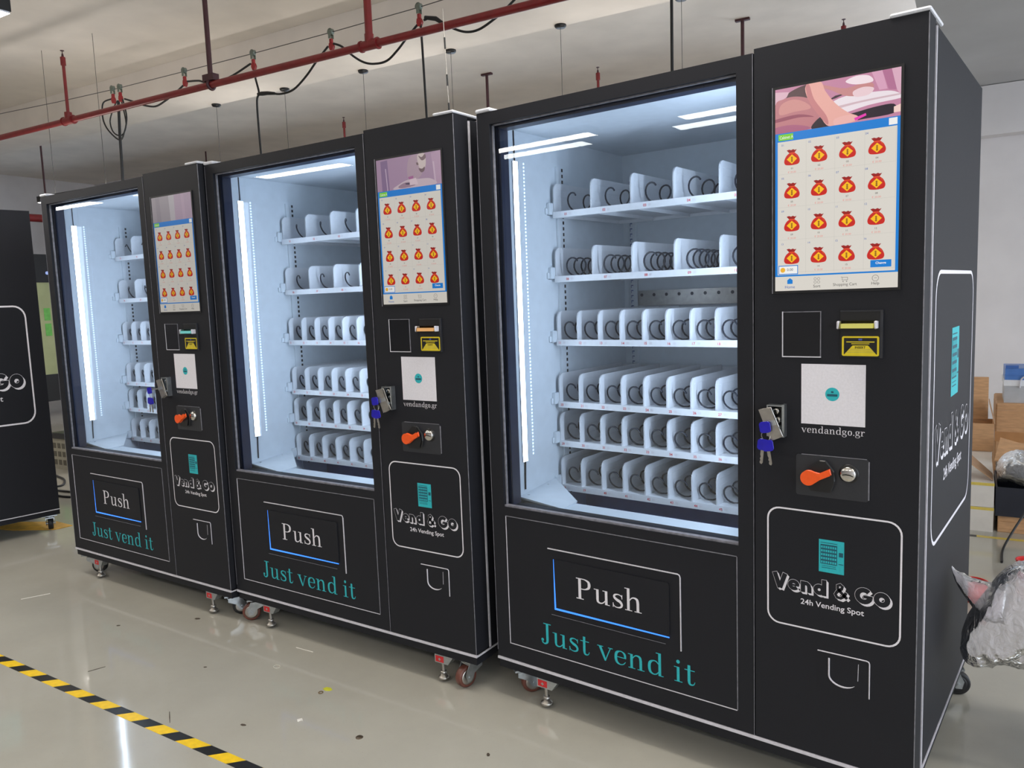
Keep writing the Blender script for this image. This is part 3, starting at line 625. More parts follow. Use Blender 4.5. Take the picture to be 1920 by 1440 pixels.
    P('slot_cap', 'slotcap', lambda: MB().box(1.086, 1.092, -.024, -.003, 1.231, 1.250).box(1.168, 1.174, -.024, -.003, 1.231, 1.250).mesh('slotcap', m_edge, bevel=.002), ba)
    def sticker():
        b = MB(); b.flat(rrect(1.094, 1.176, 1.167, 1.2135, .004), -.0045, 0); b.rect(1.0985, 1.1715, 1.171, 1.2095, -.0048, 1)
        b.flat([(1.0985, 1.1695), (1.1715, 1.1695), (1.152, 1.192), (1.118, 1.192)], -.0050, 0); b.rect(1.104, 1.166, 1.199, 1.2013, -.0050, 0); b.rect(1.115, 1.155, 1.195, 1.1968, -.0050, 0); b.rect(1.131, 1.139, 1.2035, 1.2080, -.0050, 2)
        sans(b, 'INSERT', 1.135, 1.1845, h=.0055, y=-.0052, mi=1, bold=.02, align='c')
        for i in range(3): b.rect(1.112 - i * .004, 1.158 + i * .004, 1.1825 - i * .0035, 1.1830 - i * .0035, -.0052, 3)
        return b.mesh('sticker', [m_yellow, m_dark, m_blue_s, m_edge2])
    P('instruction_sticker', 'sticker', sticker, ba)
    qs = P('square_sticker', 'qsticker', lambda: MB().box(.9986, 1.147, -.0006, 0, .9976, 1.1456).mesh('qsticker', m_print))
    P('sticker_emblem', 'qemb', lambda: MB().flat(circ(1.072, 1.073, .0165, 24), -.0008, 0).rect(1.060, 1.084, 1.068, 1.0735, -.001, 1).rect(1.069, 1.075, 1.0765, 1.0805, -.001, 1).mesh('qemb', [m_teal, m_tealdark]), qs)
    P('web_lettering', 'web', lambda: serif(MB(), 'vendandgo.gr', .999, .9755, .0245, -.0007, x1=1.147).mesh('web', m_print))
    # lock
    lk = P('door_lock', 'lock', lambda: MB().box(.919, .9225, -.020, 0, .962, 1.042).box(.957, .963, -.020, 0, .962, 1.044).box(.9225, .957, -.020, 0, .962, .965).box(.9225, .957, -.020, 0, 1.039, 1.042).box(.9225, .957, -.004, 0, .965, 1.039, 1).mesh('lock', [m_steel, m_dark]))
    P('lock_cylinder', 'lcyl', lambda: MB().lathe([(.0005, -.012), (.006, -.0125), (.0085, -.010), (.009, -.003)], 16, 0, (.940, 0, 1.026), 'y').lathe([(.0005, -.010), (.008, -.009), (.009, -.003)], 14, 0, (.944, 0, 1.003), 'y').mesh('lcyl', m_chrome), lk)
    def lflap():
        b = MB(); b.prism([(.9045, 1.0295), (.931, 1.036), (.9605, .966), (.9345, .954)], -.034, -.024, 'y', 0)
        b.prism([(.914, .9995), (.9435, 1.006), (.9475, .996), (.918, .9885)], -.0348, -.0338, 'y', 1); return b.mesh('lflap', [m_nickel, m_steel], bevel=.0012)
    P('lock_flap', 'lflap', lflap, lk)
    P('flap_hinge', 'lhinge', lambda: MB().cyl((.950, -.004, .985), (.950, -.026, .985), .005, 10).mesh('lhinge', m_steel), lk)
    # coin unit
    cu = P('coin_panel', 'coinp', lambda: MB().prism(rrect(.987, 1.156, .817, .920, .006), -.0022, 0, 'y').mesh('coinp', m_black2))
    P('panel_edge', 'coine', lambda: MB().box(1.156, 1.1585, -.0026, 0, .822, .915).box(1.00, 1.152, -.0026, 0, .920, .9212).mesh('coine', m_edge2), cu)
    P('lever_housing', 'lhouse', lambda: MB().prism([(1.008, .866), (1.028, .836), (1.070, .836), (1.078, .86), (1.076, .884), (1.058, .906), (1.044, .906)], -.014, -.002, 'y').mesh('lhouse', m_dark, bevel=.003), cu)
    def lever():
        pts = [(1.023 + .0165 * cos(rad(a)), .8665 + .0165 * sin(rad(a))) for a in range(75, 305, 12)] + [(1.050, .8665), (1.073, .8785), (1.0705, .8895), (1.0485, .8775), (1.036, .8795)]
        return MB().prism(pts, -.026, -.014, 'y').mesh('lever', m_orange, bevel=.002)
    P('return_lever', 'lever', lever, cu)
    cs = P('coin_slot', 'cslot', lambda: MB().lathe([(.0005, -.014), (.016, -.014), (.0185, -.011), (.019, -.002)], 28, 0, (1.112, 0, .882), 'y').lathe([(.0192, -.004), (.0225, -.003), (.0232, -.002)], 28, 1, (1.112, 0, .882), 'y').mesh('cslot', [m_chrome, m_dark]), cu)
    P('coin_slit', 'cslit', lambda: MB().prism([(1.100, .8815), (1.108, .8835), (1.117, .8825), (1.125, .8795), (1.125, .8775), (1.117, .8800), (1.108, .8808), (1.100, .8795)], -.0146, -.0138, 'y').mesh('cslit', m_gloss), cu)
    # printed logos
    for nm, me in cached('logo_front', lambda: logo_mesh('f_', lambda x, y, z: (x, y, z))): obj(nm, me, t)
    def sidemap(x, y, z): return (W - y, .146 + (x - .9133) * (.638 / .3191), .672 + (z - .4684) * (.690 / .3099))
    for nm, me in cached('logo_side', lambda: logo_mesh('s_', sidemap)): obj(nm, me, t)
    # coin return cup
    cc = P('coin_return', 'cup', lambda: MB().prism(rrect(1.046, 1.1625, .322, .419, .006), -.0015, 0, 'y').mesh('cup', m_black))
    P('cup_edge', 'cupe', lambda: MB().tube([(1.042, -.002, .421), (1.157, -.002, .4215), (1.1625, -.002, .420), (1.1645, -.002, .415), (1.1645, -.002, .326)], .0016, 6).mesh('cupe', m_edge), cc)
    def uu():
        pts = [(1.070, -.003, .407), (1.070, -.003, .366)] + [(1.104 - .034 * cos(rad(a)), -.003, .364 - .024 * sin(rad(a))) for a in range(10, 150, 12)]
        rs = [.0022] * (len(pts) - 4) + [.0019, .0015, .001, .0004]
        return MB().tube(pts, rs, 6).tube([(1.138, -.0015, .364), (1.139, -.0015, .408)], .0008, 5).mesh('uu', m_edge)
    P('cup_rim', 'cupu', uu, cc)
    # foam corners, casters
    P('corner_protector', 'foamR', lambda: MB().box(W - .080, W + .004, -.004, .150, H - .001, H + .009).mesh('foamR', m_foam, bevel=.005, seg=2))
    P('corner_protector', 'foamL', lambda: MB().box(-.004, .055, -.004, .10, 1.9055, 1.918).mesh('foamL', m_foam, bevel=.005, seg=2))
    casters(t, casters_a, dark)
    Mx = Matrix.Translation(Vector(M3)) @ Matrix.Rotation(rz, 4, 'Z')
    if keys: key_bunch(keys[0], Mx, *keys[1:])
    return t
m_blue_s = mat('sticker_blue', (70, 84, 170), .5, noise=.03, nscale=60)
m_pane2 = glass_mat('clear_plastic', (235, 235, 225), 1.45, .05)

PIT3 = (.100, .047, .068, .072, .072, .072); PIT2 = (.150, .085, .080, .080, .080, .080)
build_machine('nearest black vending machine at right with brightest screen and yellow lit note slot', (0, 0, 0), 0.0, 'hands', 1.0, (214, 206, 40), (rad(-35), rad(150), rad(-70), rad(10)), False, PIT3, 'a',
              ('blue-headed keys hanging from lock of the nearest vending machine', .922, .988))
build_machine('middle black vending machine with orange lit note slot and antenna on top', (-1.32427, -0.11951, 0), 0.06049, 'seated', 0.78, (240, 160, 60), (rad(135), rad(165), rad(40), rad(10)), False, PIT2, 'b',
              ('blue-headed keys hanging from lock of the middle vending machine', .903, .993))
build_machine('third black vending machine with teal lit note slot, leftmost one showing its glass front', (-2.59989, -0.21829, 0), 0.05904, 'curtain', 0.62, (40, 200, 200), (rad(-60), rad(-30), rad(40), rad(10)), True, PIT2, 'c',
              ('blue-headed keys hanging from lock of the third machine with teal slot', .900, .990, -.060))
# the machine cut by the left edge of the frame: only its right side is in view
mx_, my_ = -3.54, 0.10
a0 = rad(-4.7)
ox = mx_ - (W * cos(a0) - D * sin(a0)); oy = my_ - (W * sin(a0) + D * cos(a0))
build_machine('black vending machine cut by left picture edge, only its printed side in view', (ox, oy, 0.0), a0, 'curtain', 0.62, (40, 200, 200), (rad(10), rad(30), rad(70), rad(10)), True, PIT2, 'd', lit=False).scale = (1, 1, 1.022)

# ------------------------------------------------------------------ antenna on the middle machine
an = thing('antenna', 'thin whip antenna with black magnetic foot on middle vending machine', 'antenna', Matrix.Translation((-1.32427, -0.11951, 0)) @ Matrix.Rotation(0.06049, 4, 'Z') @ Vector((1.000, .33, 1.905)))
obj('antenna_base', MB().lathe([(.0005, .040), (.004, .038), (.006, .020), (.014, .008), (.017, 0), (.0005, 0)], 16).mesh('antenna_base', m_dark), an)
obj('whip', MB().cyl((0, 0, .03), (-.012, 0, .47), .0016, 6).mesh('whip', m_nickel), an)
for za in (.10, .20, .33): obj('whip_sleeve', MB().cyl((-.0273 * (za - .03), 0, za), (-.0273 * (za + .01), 0, za + .04), .0032, 8).mesh('sleeve', m_dark), an)

# ------------------------------------------------------------------ floor marking tape
tp = thing('floor_tape', 'yellow and black hazard tape stuck on the floor before the machines', 'tape', (-1.70, -0.874, 0), rad(4.8))
m_ty = mat('tape_yellow', (242, 200, 24), .35, noise=.05, nscale=40); m_tk = mat('tape_black', (22, 22, 23), .32, noise=.12, nscale=40)
tb = cached('stripe', lambda: MB().prism([(0, 0), (.0752, 0), (.1155, .041), (.0385, .041)], 0.0, .0006, 'z').mesh('stripe', m_tk))
ty = cached('stripe_y', lambda: MB().prism([(.0752, 0), (.160, 0), (.1985, .041), (.1155, .041)], 0.0, .0006, 'z').mesh('stripe_y', m_ty))
for i in range(-22, 18):
    for me in (tb, ty):
        o = obj('tape_stripe', me, tp); o.location = (i * .160, 0, 0.0002)

# ------------------------------------------------------------------ litter on the floor
def litter(name, mb, m, label, cat, loc, rz=0):
    o = obj(name, mb.mesh(name, m)); o.location = loc; o.rotation_euler = (0, 0, rz); return tag(o, label, cat)
m_paper = mat('paper_white', (226, 222, 214), .7, noise=.03, nscale=80); m_strawc = mat('pale_plastic', (206, 204, 190), .4, noise=.03, nscale=80)
litter('plastic_strip', MB().box(-.045, .045, -.0015, .0015, 0, .0012), m_paper, 'thin white plastic strip on floor before the middle machine', 'strip', (-.85, -.15, 0), .12)
litter('plastic_strip', MB().box(-.06, .06, -.0018, .0018, 0, .0012), m_paper, 'thin white plastic strip on floor left of the third machine', 'strip', (-2.43, -.49, 0), 1.2)
litter('wire_ring', MB().tube([(.014 * cos(i * pi / 8), .011 * sin(i * pi / 8), .0014) for i in range(16)], .0013, 5, True), m_strawc, 'small pale plastic ring lying alone on the floor', 'ring', (-.82, -.30, 0))
litter('washer', MB().tube([(.0075 * cos(i * pi / 8), .0075 * sin(i * pi / 8), .0016) for i in range(16)], .0015, 5, True), mat('brown_rubber', (110, 90, 60), .5, noise=.05), 'small brown ring beside the yellow-green scrap', 'washer', (-.525, -.335, 0))
litter('plastic_scrap', MB().prism([(-.016, -.008), (.0, -.012), (.016, -.005), (.018, .006), (.002, .011), (-.014, .006)], 0, .0015, 'z'), mat('yellow_green', (196, 196, 50), .5, noise=.06, nscale=60), 'yellow-green plastic scrap on the floor', 'scrap', (-.525, -.305, 0))
litter('paper_scrap', MB().prism([(-.008, -.004), (.002, -.010), (.005, 0), (.011, .004), (0, .009)], 0, .003, 'z'), m_paper, 'tiny crumpled white paper scrap on the floor', 'scrap', (-.44, -.49, 0))
litter('metal_coin', MB().lathe([(.0005, .0022), (.010, .0022), (.0115, .001), (.0115, 0)], 18), mat('dull_brass', (96, 84, 70), .35, .5, noise=.1, nscale=60), 'dark flat metal disc on the floor', 'disc', (-.20, -.45, 0))
m_dirt = mat('dark_dirt', (70, 60, 50), .8, noise=.1, nscale=60)
for i, (x, y, a, l, w) in enumerate(((-1.39, -.69, 1.3, .03, .0016), (-.82, -.72, -.5, .04, .0012), (-1.50, -.21, .3, .012, .006), (-.57, -.61, .2, .010, .004), (.19, -.30, 2.2, .008, .004), (-1.73, -.44, 0.4, .008, .004), (-1.05, -.45, 0.4, .006, .003))):
    litter('dirt_fleck', MB().prism([(-l, -w), (0, -w * 1.5), (l, -w * .4), (l * .9, w * .6), (0, w), (-l * .95, w * .5)], 0, .0012, 'z'), m_dirt, ['dark thread on the floor near the hazard tape', 'short thread crossing floor right of the tape', 'dark fleck before the third machine', 'small fleck in the middle of the open floor', 'dark fleck on floor before the nearest machine', 'small fleck on floor far left', 'tiny fleck between tape and machines'][i], 'dirt', (x, y, 0), a)

# ------------------------------------------------------------------ fire pipes under the ceiling
def pipe_thing(name, label, pts, r, rods, heads, loc):
    t = thing(name, label, 'pipe', R(*loc), YAW)
    o_ = Vector(loc)
    def rel(p): return Vector(p) - o_
    obj('pipe_run', MB().tube([rel(p) for p in pts], r, 14).mesh('pipe_run', m_pipe), t)
    for kind, x, y, z, z1 in rods:
        p = rel((x, y, z)); q = rel((x, y, z1))
        if kind == 'head':
            b = MB(); b.cyl(p, q - Vector((0, 0, .11)), .0135 if r < .05 else .016, 10, 0).cyl(q - Vector((0, 0, .13)), q - Vector((0, 0, .06)), .022, 12, 0).cyl(q - Vector((0, 0, .06)), q - Vector((0, 0, .03)), .012, 10, 1, .007)
            b.cyl(q - Vector((0, 0, .03)), q, .004, 6, 1).cyl(q - Vector((0, 0, .006)), q - Vector((0, 0, .002)), .017, 10, 1); obj('sprinkler', b.mesh('sprinkler', [m_pipe, m_rod]), t)
        elif kind == 'rod':
            b = MB(); b.cyl(p, q, .019, 10).box(p.x - .06, p.x + .06, p.y - .03, p.y + .03, p.z + r, p.z + r + .05).tube([(p.x, p.y + (r + .008) * cos(a), p.z + (r + .008) * sin(a)) for a in [i * pi / 8 for i in range(16)]], .012, 6, True); obj('hanger', b.mesh('hanger', m_rod), t)
        elif kind == 'tee':
            b = MB(); b.cyl(p, q, .0165, 10).box(q.x - .065, q.x + .065, q.y - .02, q.y + .02, q.z - .02, q.z); obj('hanger', b.mesh('hanger', m_rod), t)
        elif kind == 'riser':
            b = MB(); b.cyl(p, q, r, 14); obj('riser', b.mesh('riser', m_pipe), t)
        if kind in ('head', 'riser'):
            b = MB(); b.cyl(p + Vector((-.07, 0, 0)), p + Vector((.07, 0, 0)), r * 1.28, 14).cyl(p, p + Vector((0, 0, .07)), r * 1.2, 14)
            for dx in (-.075, .065): b.cyl(p + Vector((dx, 0, 0)), p + Vector((dx + .012, 0, 0)), r * 1.5, 14)
            obj('tee_fitting', b.mesh('tee', m_pipe), t)
    return t
PY, PZ = 2.16, 3.05
pipe_thing('sprinkler_pipe', 'long red sprinkler pipe running high above the row of vending machines', [(-11.5, PY, PZ), (7, PY, PZ)], .026,
           [('head', -5.68, PY, PZ, 3.655), ('rod', -3.777, PY, PZ, HC), ('riser', -2.189, PY, PZ, HC)], [], (-2.189, PY, PZ))
pipe_thing('sprinkler_pipe', 'farther red sprinkler pipe mostly hidden behind the vending machines', [(-10.5, 5.56, 2.95), (1.0, 5.56, 2.95)], .026,
           [('tee', -3.352, 5.56, 2.95, HC), ('tee', -0.539, 5.51, 2.95, HC), ('head', -5.517, 5.62, 2.95, 3.65), ('head', -2.035, 5.60, 2.95, 3.65), ('head', 0.317, 5.60, 2.95, 3.65)], [], (-2.0, 5.56, 2.95))
# ------------------------------------------------------------------ festoon wire, trolleys and cables
FY = 2.62
o = room_obj('steel_rope', MB().tube([(-11.6, FY, 3.70), (-9.2, FY, 3.55), (-7.657, FY, 3.475), (-6.6, FY, 3.435), (-5.657, FY, 3.41), (-4.653, FY, 3.40), (-3.796, FY, 3.395), (-2.941, FY, 3.396), (-2.1, FY, 3.405), (-1.0, FY, 3.44), (1.04, FY, 3.53), (4, FY, 3.7)], .0035, 5), m_wire)
tag(o, 'thin steel rope stretched below the ceiling carrying cable trolleys', 'rope')
def trolley_mesh():
    a = MB().lathe([(.0005, -.012), (.026, -.012), (.022, 0), (.026, .012), (.0005, .012)], 16, 0, (0, 0, .0), 'y').box(-.012, .012, -.018, -.014, -.05, .01).box(-.012, .012, .014, .018, -.05, .01)
    b = MB().box(-.012, .012, -.012, .012, -.085, -.05).prism([(-.014, -.085), (.014, -.085), (.024, -.11), (.012, -.135), (-.008, -.135), (-.018, -.108)], -.010, .010, 'y')
    return a.mesh('trolley_wheel', m_pulley), b.mesh('trolley_clip', m_clipred, bevel=.003)
tw, tc_ = trolley_mesh()
TL = ['cable trolley at left end of rope above coiled cable', 'second cable trolley beside the one over the coiled cable', 'cable trolley left of the dark hanger rod', 'cable trolley right of the dark hanger rod', 'cable trolley left of the red riser pipe', 'cable trolley above the antenna']
for (x, z), lab in zip(((-5.69, 3.422), (-5.58, 3.420), (-4.659, 3.409), (-3.796, 3.401), (-2.941, 3.400), (-2.101, 3.411)), TL):
    t = thing('cable_trolley', lab, 'trolley', R(x, FY, z), YAW, 'cable trolleys on the steel rope')
    obj('trolley_wheel', tw, t); obj('trolley_clip', tc_, t)
cab = [
 ('black cable sagging between coiled cable and hanger rod', [(-5.52, 3.30), (-5.365, 3.247), (-5.23, 3.197), (-5.085, 3.168), (-4.956, 3.191), (-4.806, 3.238), (-4.674, 3.29)]),
 ('black cable crossing behind the dark hanger rod', [(-4.623, 3.31), (-4.481, 3.293), (-4.37, 3.262), (-4.109, 3.255), (-3.831, 3.32)]),
 ('black cable dropping straight down above the middle machine', [(-3.80, 3.28), (-3.785, 3.196), (-3.757, 3.079), (-3.786, 3.019), (-3.789, 2.817), (-3.779, 2.50)]),
 ('black cable with knot swinging up to trolley left of red riser', [(-3.76, 3.074), (-3.626, 3.053), (-3.505, 3.03), (-3.365, 3.042), (-3.222, 3.12), (-3.098, 3.216), (-2.975, 3.30)]),
 ('black cable sagging in a deep loop below the red riser', [(-2.918, 3.31), (-2.836, 3.272), (-2.734, 3.186), (-2.632, 3.122), (-2.529, 3.093), (-2.411, 3.094), (-2.306, 3.152), (-2.216, 3.222), (-2.105, 3.30)]),
 ('black cable sagging at right beyond the red pipe', [(-2.061, 3.31), (-1.989, 3.31), (-1.899, 3.256), (-1.809, 3.202), (-1.708, 3.161), (-1.606, 3.157), (-1.492, 3.195), (-1.379, 3.252), (-1.15, 3.40)]),
 ('black cable dropping straight down beside the antenna', [(-2.091, 3.29), (-2.085, 3.08), (-2.077, 2.652), (-2.07, 2.3)]),
]
for lab, pts in cab:
    b = MB().tube(spline([(x, FY, z) for x, z in pts], 5), .0085, 7)
    if 'knot' in lab: b.tube([(-3.77, FY, 3.068), (-3.72, FY, 3.066), (-3.66, FY, 3.06), (-3.58, FY, 3.045)], [.012, .018, .016, .012], 7)
    if 'at right' in lab: b.tube([(-2.05, FY, 3.325), (-1.96, FY, 3.30), (-1.90, FY, 3.256)], [.014, .017, .012], 7)
    tag(room_obj('power_cable', b, m_cable), lab, 'cable', 'black cables on the trolley rope')
lp = MB().tube(spline([(-5.719, FY, 3.33), (-5.84, FY, 3.32), (-5.876, FY, 3.256), (-5.87, FY, 3.145), (-5.793, FY, 3.038), (-5.645, FY, 2.943), (-5.567, FY, 3.008), (-5.514, FY, 3.135), (-5.55, FY, 3.30)], 5), .007, 7)
lp.tube(spline([(-5.66, FY + .02, 3.31), (-5.73, FY + .02, 3.25), (-5.80, FY + .02, 3.14), (-5.76, FY + .02, 3.03), (-5.64, FY + .02, 2.99), (-5.56, FY + .02, 3.08), (-5.60, FY + .02, 3.30)], 5), .006, 7)
lp.tube([(-5.616, FY, 3.30), (-5.64, FY, 3.0), (-5.645, FY, 2.86), (-5.669, FY, 2.35)], .013, 8)
tag(room_obj('power_cable', lp, m_cable), 'coiled black cable hanging in loops above the third machine', 'cable', 'black cables on the trolley rope')
tag(room_obj('cable_drop', MB().tube([(-.47, 3.3, HC), (-.471, 3.3, 3.32), (-.474, 3.3, 2.87), (-.474, 3.3, 2.3)], .011, 8), m_cable), 'thick black cable hanging from ceiling above the nearest machine', 'cable')

# ------------------------------------------------------------------ pendant lights
def lamp(label, c, z, top, ln=1.15, wd_=.17, rz=0.0, cables=(-.4, .4), group='linear pendant lights', hz=.055, disc=True):
    t = thing('pendant_light', label, 'lamp', (c[0], c[1], z), rz, group)
    obj('housing', cached('lh%g' % hz, lambda: MB().box(-ln / 2, ln / 2, -wd_ / 2, wd_ / 2, .004, hz).mesh('lh', m_dark)), t)
    df = cached('ld', lambda: MB().box(.006, ln / 2 - .004, -wd_ / 2 + .004, wd_ / 2 - .004, -.004, .0035, 1).emit(0).mesh('ld', [m_lamp, m_foam]))
    df2 = cached('ld2', lambda: MB().box(-ln / 2 + .004, -.006, -wd_ / 2 + .004, wd_ / 2 - .004, -.004, .0035, 1).emit(0).mesh('ld2', [m_lamp, m_foam]))
    obj('diffuser', df, t); obj('diffuser', df2, t)
    obj('added_uplight', cached('lu%g' % hz, lambda: MB().box(-ln / 2 + .03, ln / 2 - .03, -wd_ / 2 + .03, wd_ / 2 - .03, hz, hz + .002, 1).emit(1).mesh('lu', [m_added_uplight, m_foam])), t)  # added upward emitter on the housing, lifts the ceiling brightness
    for dx in cables:
        o = obj('suspension_cable', cached('lc%g_%g' % (top - z, hz), lambda: MB().cyl((0, 0, hz), (0, 0, top - z - .012), .0022, 5).mesh('lc', m_wire)), t); o.location = (dx, 0, 0)
        if disc: o = obj('ceiling_rose', cached('lr', lambda: MB().lathe([(.0005, -.022), (.040, -.022), (.048, -.012), (.048, 0), (.0005, 0)], 16).mesh('lr', m_dark)), t); o.location = (dx, 0, top - z)
    return t
REAR = ['pendant behind the camera beyond the left machines, not in the glass', 'pendant behind the camera mirrored at top of the third machine glass', 'pendant behind the camera mirrored at top of the middle machine glass', 'pendant behind the camera mirrored at upper left of the nearest machine glass', 'pendant behind the camera mirrored at upper right of the nearest machine glass', 'pendant directly behind the camera, outside the picture', 'pendant behind the camera farthest right, outside the picture']
for i in range(7):                                     # row behind the camera, seen mirrored in the door glass
    lamp(REAR[i], (-8.0 + 1.9 * i, -3.53), 2.6, HC, rz=.02, group='pendants behind the camera')
p = R(-2.745, -.275); lamp('linear LED pendant at upper left corner of the picture', p, 2.6, HC, rz=YAW)
for xx, lab in ((-4.85, 'first pendant beyond the left picture edge above open floor'), (-6.95, 'second pendant beyond the left picture edge above open floor'), (.6, 'pendant above the open floor before the nearest machine, out of view'), (2.7, 'pendant above the open floor right of the camera, out of view')):
    p = R(xx, -.275); lamp(lab, p, 2.6, HC, rz=YAW, group='pendants above the open floor')
p = R(-5.835, 2.30); lamp('far pendant light glimpsed at left beside the top of third machine', p, 2.40, HC, rz=YAW, cables=(-.4, .4), group='pendants under the ceiling beam', disc=False)
names_c = ['far pendant light glimpsed at left beside the top of third machine', 'pendant light on two thin cables behind the third machine', 'pendant light on thin cables behind the middle machine', 'pendant light on thin cable behind the nearest machine']
for xx, cb_, lab in ((-5.19, (-.51, .51), names_c[1]), (-3.15, (-.5, .5), names_c[2]), (-1.07, (-.505, .50), names_c[3])):
    p = R(xx, 3.82); lamp(lab, p, 2.56, HB, rz=YAW, cables=cb_, group='pendants under the ceiling beam')

# ------------------------------------------------------------------ clutter behind the nearest machine (right edge of the picture)
def rthing(name, label, cat, x, y, z=0.0, group=None, rz=0.0): return thing(name, label, cat, R(x, y, z), YAW + rz, group)
def rmesh(name, mb, m, label, cat, loc, bevel=0.0, seg=1, rz=0.0):
    o = obj(name, mb.mesh(name, m, bevel=bevel, seg=seg)); o.location = R(*loc); o.rotation_euler = (0, 0, YAW + rz); return tag(o, label, cat)
m_wbox = mat('white_carton', (214, 208, 200), .7, noise=.03, nscale=10); m_ytape = mat('yellow_tape', (214, 190, 90), .4, noise=.04, nscale=40)
for z0, lab in ((0.0, 'lower of two flat white cartons with yellow tape behind the nearest machine'), (.133, 'upper of two flat white cartons with yellow tape behind the nearest machine')):
    t = rthing('flat_carton', lab, 'box', .95, 2.62, z0)
    obj('carton_body', MB().box(0, .525, 0, 1.1, 0, .1315).mesh('wb', m_wbox), t); obj('tape_band', MB().box(-.001, .526, -.0012, .0, .116, .1312).mesh('wt', m_ytape), t)
t = rthing('open_carton', 'open brown cardboard box with raised flaps on the white cartons', 'box', 1.10, 3.50, .266)
w_, d_, h_ = .387, .21, .175
obj('carton_body', MB().box(0, w_, 0, .006, 0, h_, 0).box(0, w_, d_ - .006, d_, 0, h_, 0).box(0, .006, .006, d_ - .006, 0, h_, 0).box(w_ - .006, w_, .006, d_ - .006, 0, h_, 0).box(.006, w_ - .006, .006, d_ - .006, 0, .006, 1).mesh('cb', [m_card, m_card2]), t)
obj('flap', MB().add([(0, d_, h_), (w_ - .03, d_, h_), (w_ - .03, d_ + .09, h_ + .26), (0, d_ + .09, h_ + .26), (0, d_ + .006, h_), (w_ - .03, d_ + .006, h_), (w_ - .03, d_ + .096, h_ + .26), (0, d_ + .096, h_ + .26)], [(0, 1, 2, 3), (7, 6, 5, 4), (0, 4, 5, 1), (1, 5, 6, 2), (2, 6, 7, 3), (3, 7, 4, 0)]).mesh('fl', m_card), t)
obj('flap', MB().add([(w_, 0, h_), (w_, d_, h_), (w_ - .03, d_, h_ + .13), (w_ - .03, 0, h_ + .13), (w_ + .005, 0, h_), (w_ + .005, d_, h_), (w_ - .025, d_, h_ + .13), (w_ - .025, 0, h_ + .13)], [(0, 1, 2, 3), (7, 6, 5, 4), (0, 4, 5, 1), (1, 5, 6, 2), (2, 6, 7, 3), (3, 7, 4, 0)]).mesh('fl2', m_card2), t)
t = rthing('closed_carton', 'large taped cardboard box under the blue tote by the wall', 'box', 1.50, 3.80)
obj('carton_body', MB().box(0, .65, 0, .55, 0, .53).mesh('cc', m_card, bevel=.008), t); obj('tape_band', MB().box(-.0015, .652, -.0015, .552, .28, .345).mesh('ct', m_cardtape), t); obj('lid_seam', MB().box(-.001, .651, -.001, .551, .485, .488).mesh('ls', m_card2), t)
t = rthing('storage_tote', 'plastic tote with grey body and blue lid on the cardboard box', 'tote', 1.545, 3.85, .5302)
obj('tote_body', MB().box(0, .42, 0, .33, 0, .11).mesh('tb', mat('tote_grey', (176, 178, 182), .4, noise=.03)), t); obj('tote_rim', MB().box(-.004, .424, -.004, .334, .1102, .150).mesh('tr', mat('tote_white', (222, 224, 228), .4, noise=.03)), t)
ld_ = obj('tote_lid', MB().box(.002, .418, -.006, .33, .1502, .225).box(.0, .42, -.010, -.0062, .18, .186).mesh('tl', mat('tote_blue', (74, 120, 190), .35, noise=.04)), t)
obj('lid_clip', MB().box(.004, .075, -.012, .02, .2252, .245).mesh('tk', mat('tote_blue2', (58, 100, 172), .35, noise=.04)), ld_); c2_ = obj('lid_clip', MB().box(.135, .2, -.012, .02, .2252, .240).mesh('tk2', mat('tote_blue2', (58, 100, 172), .35)), ld_)
obj('carry_handle', MB().tube(spline([(.085, -.012, .10), (.088, -.02, .15), (.11, -.028, .175), (.16, -.032, .195), (.25, -.03, .205)], 5), .005, 6).mesh('th', m_foam), t)
t = rthing('small_carton', 'small white carton with one brown flap folded open', 'box', 1.50, 3.20)
obj('carton_body', MB().box(0, .145, 0, .27, 0, .262).mesh('sc', m_wbox), t)
obj('flap', MB().add([(-.015, -.02, .270), (.135, -.03, .285), (.165, .20, .330), (.02, .24, .365), (-.015, -.02, .275), (.135, -.03, .290), (.165, .20, .335), (.02, .24, .370)], [(0, 3, 2, 1), (4, 5, 6, 7), (0, 1, 5, 4), (1, 2, 6, 5), (2, 3, 7, 6), (3, 0, 4, 7)]).mesh('sf', m_card), t)
rmesh('cardboard_sheet', MB().add([(0, 0, 0), (.16, .05, -.135), (.16, .22, -.135), (0, .2, .02), (0, 0, .005), (.16, .05, -.13), (.16, .22, -.13), (0, .2, .025)], [(0, 3, 2, 1), (4, 5, 6, 7), (0, 1, 5, 4), (1, 2, 6, 5), (2, 3, 7, 6), (3, 0, 4, 7)]).xf(lambda v: v), m_card2, 'loose cardboard flap leaning on the white cartons', 'cardboard', (1.31, 2.62, .402))
rmesh('shallow_carton', MB().box(0, .42, 0, .40, 0, .088).box(.004, .416, -.001, 0, .02, .06), m_card, 'shallow brown carton under the black tray', 'box', (1.495, 2.64, 0), bevel=.002)
t = rthing('black_tray', 'black plastic tray holding a grey plastic bag', 'tray', 1.482, 2.625, .0905)
obj('tray_wall', MB().box(0, .46, 0, .008, 0, .155).box(0, .46, .412, .42, 0, .155).box(0, .008, .008, .412, 0, .155).box(.452, .46, .008, .412, 0, .155).mesh('bt', mat('navy_plastic', (28, 32, 44), .45, noise=.06)), t); obj('tray_floor', MB().box(.008, .452, .008, .412, 0, .008).mesh('btf', m_dark), t)
obj('paper_sheet', MB().add([(.15, -.03, .10), (.40, -.035, .12), (.42, .02, .158), (.2, .02, .158), (.15, -.03, .102), (.40, -.035, .122), (.42, .02, .160), (.2, .02, .160)], [(0, 1, 2, 3), (7, 6, 5, 4), (0, 4, 5, 1), (1, 5, 6, 2), (2, 6, 7, 3), (3, 7, 4, 0)]).mesh('ps', m_paper), t)

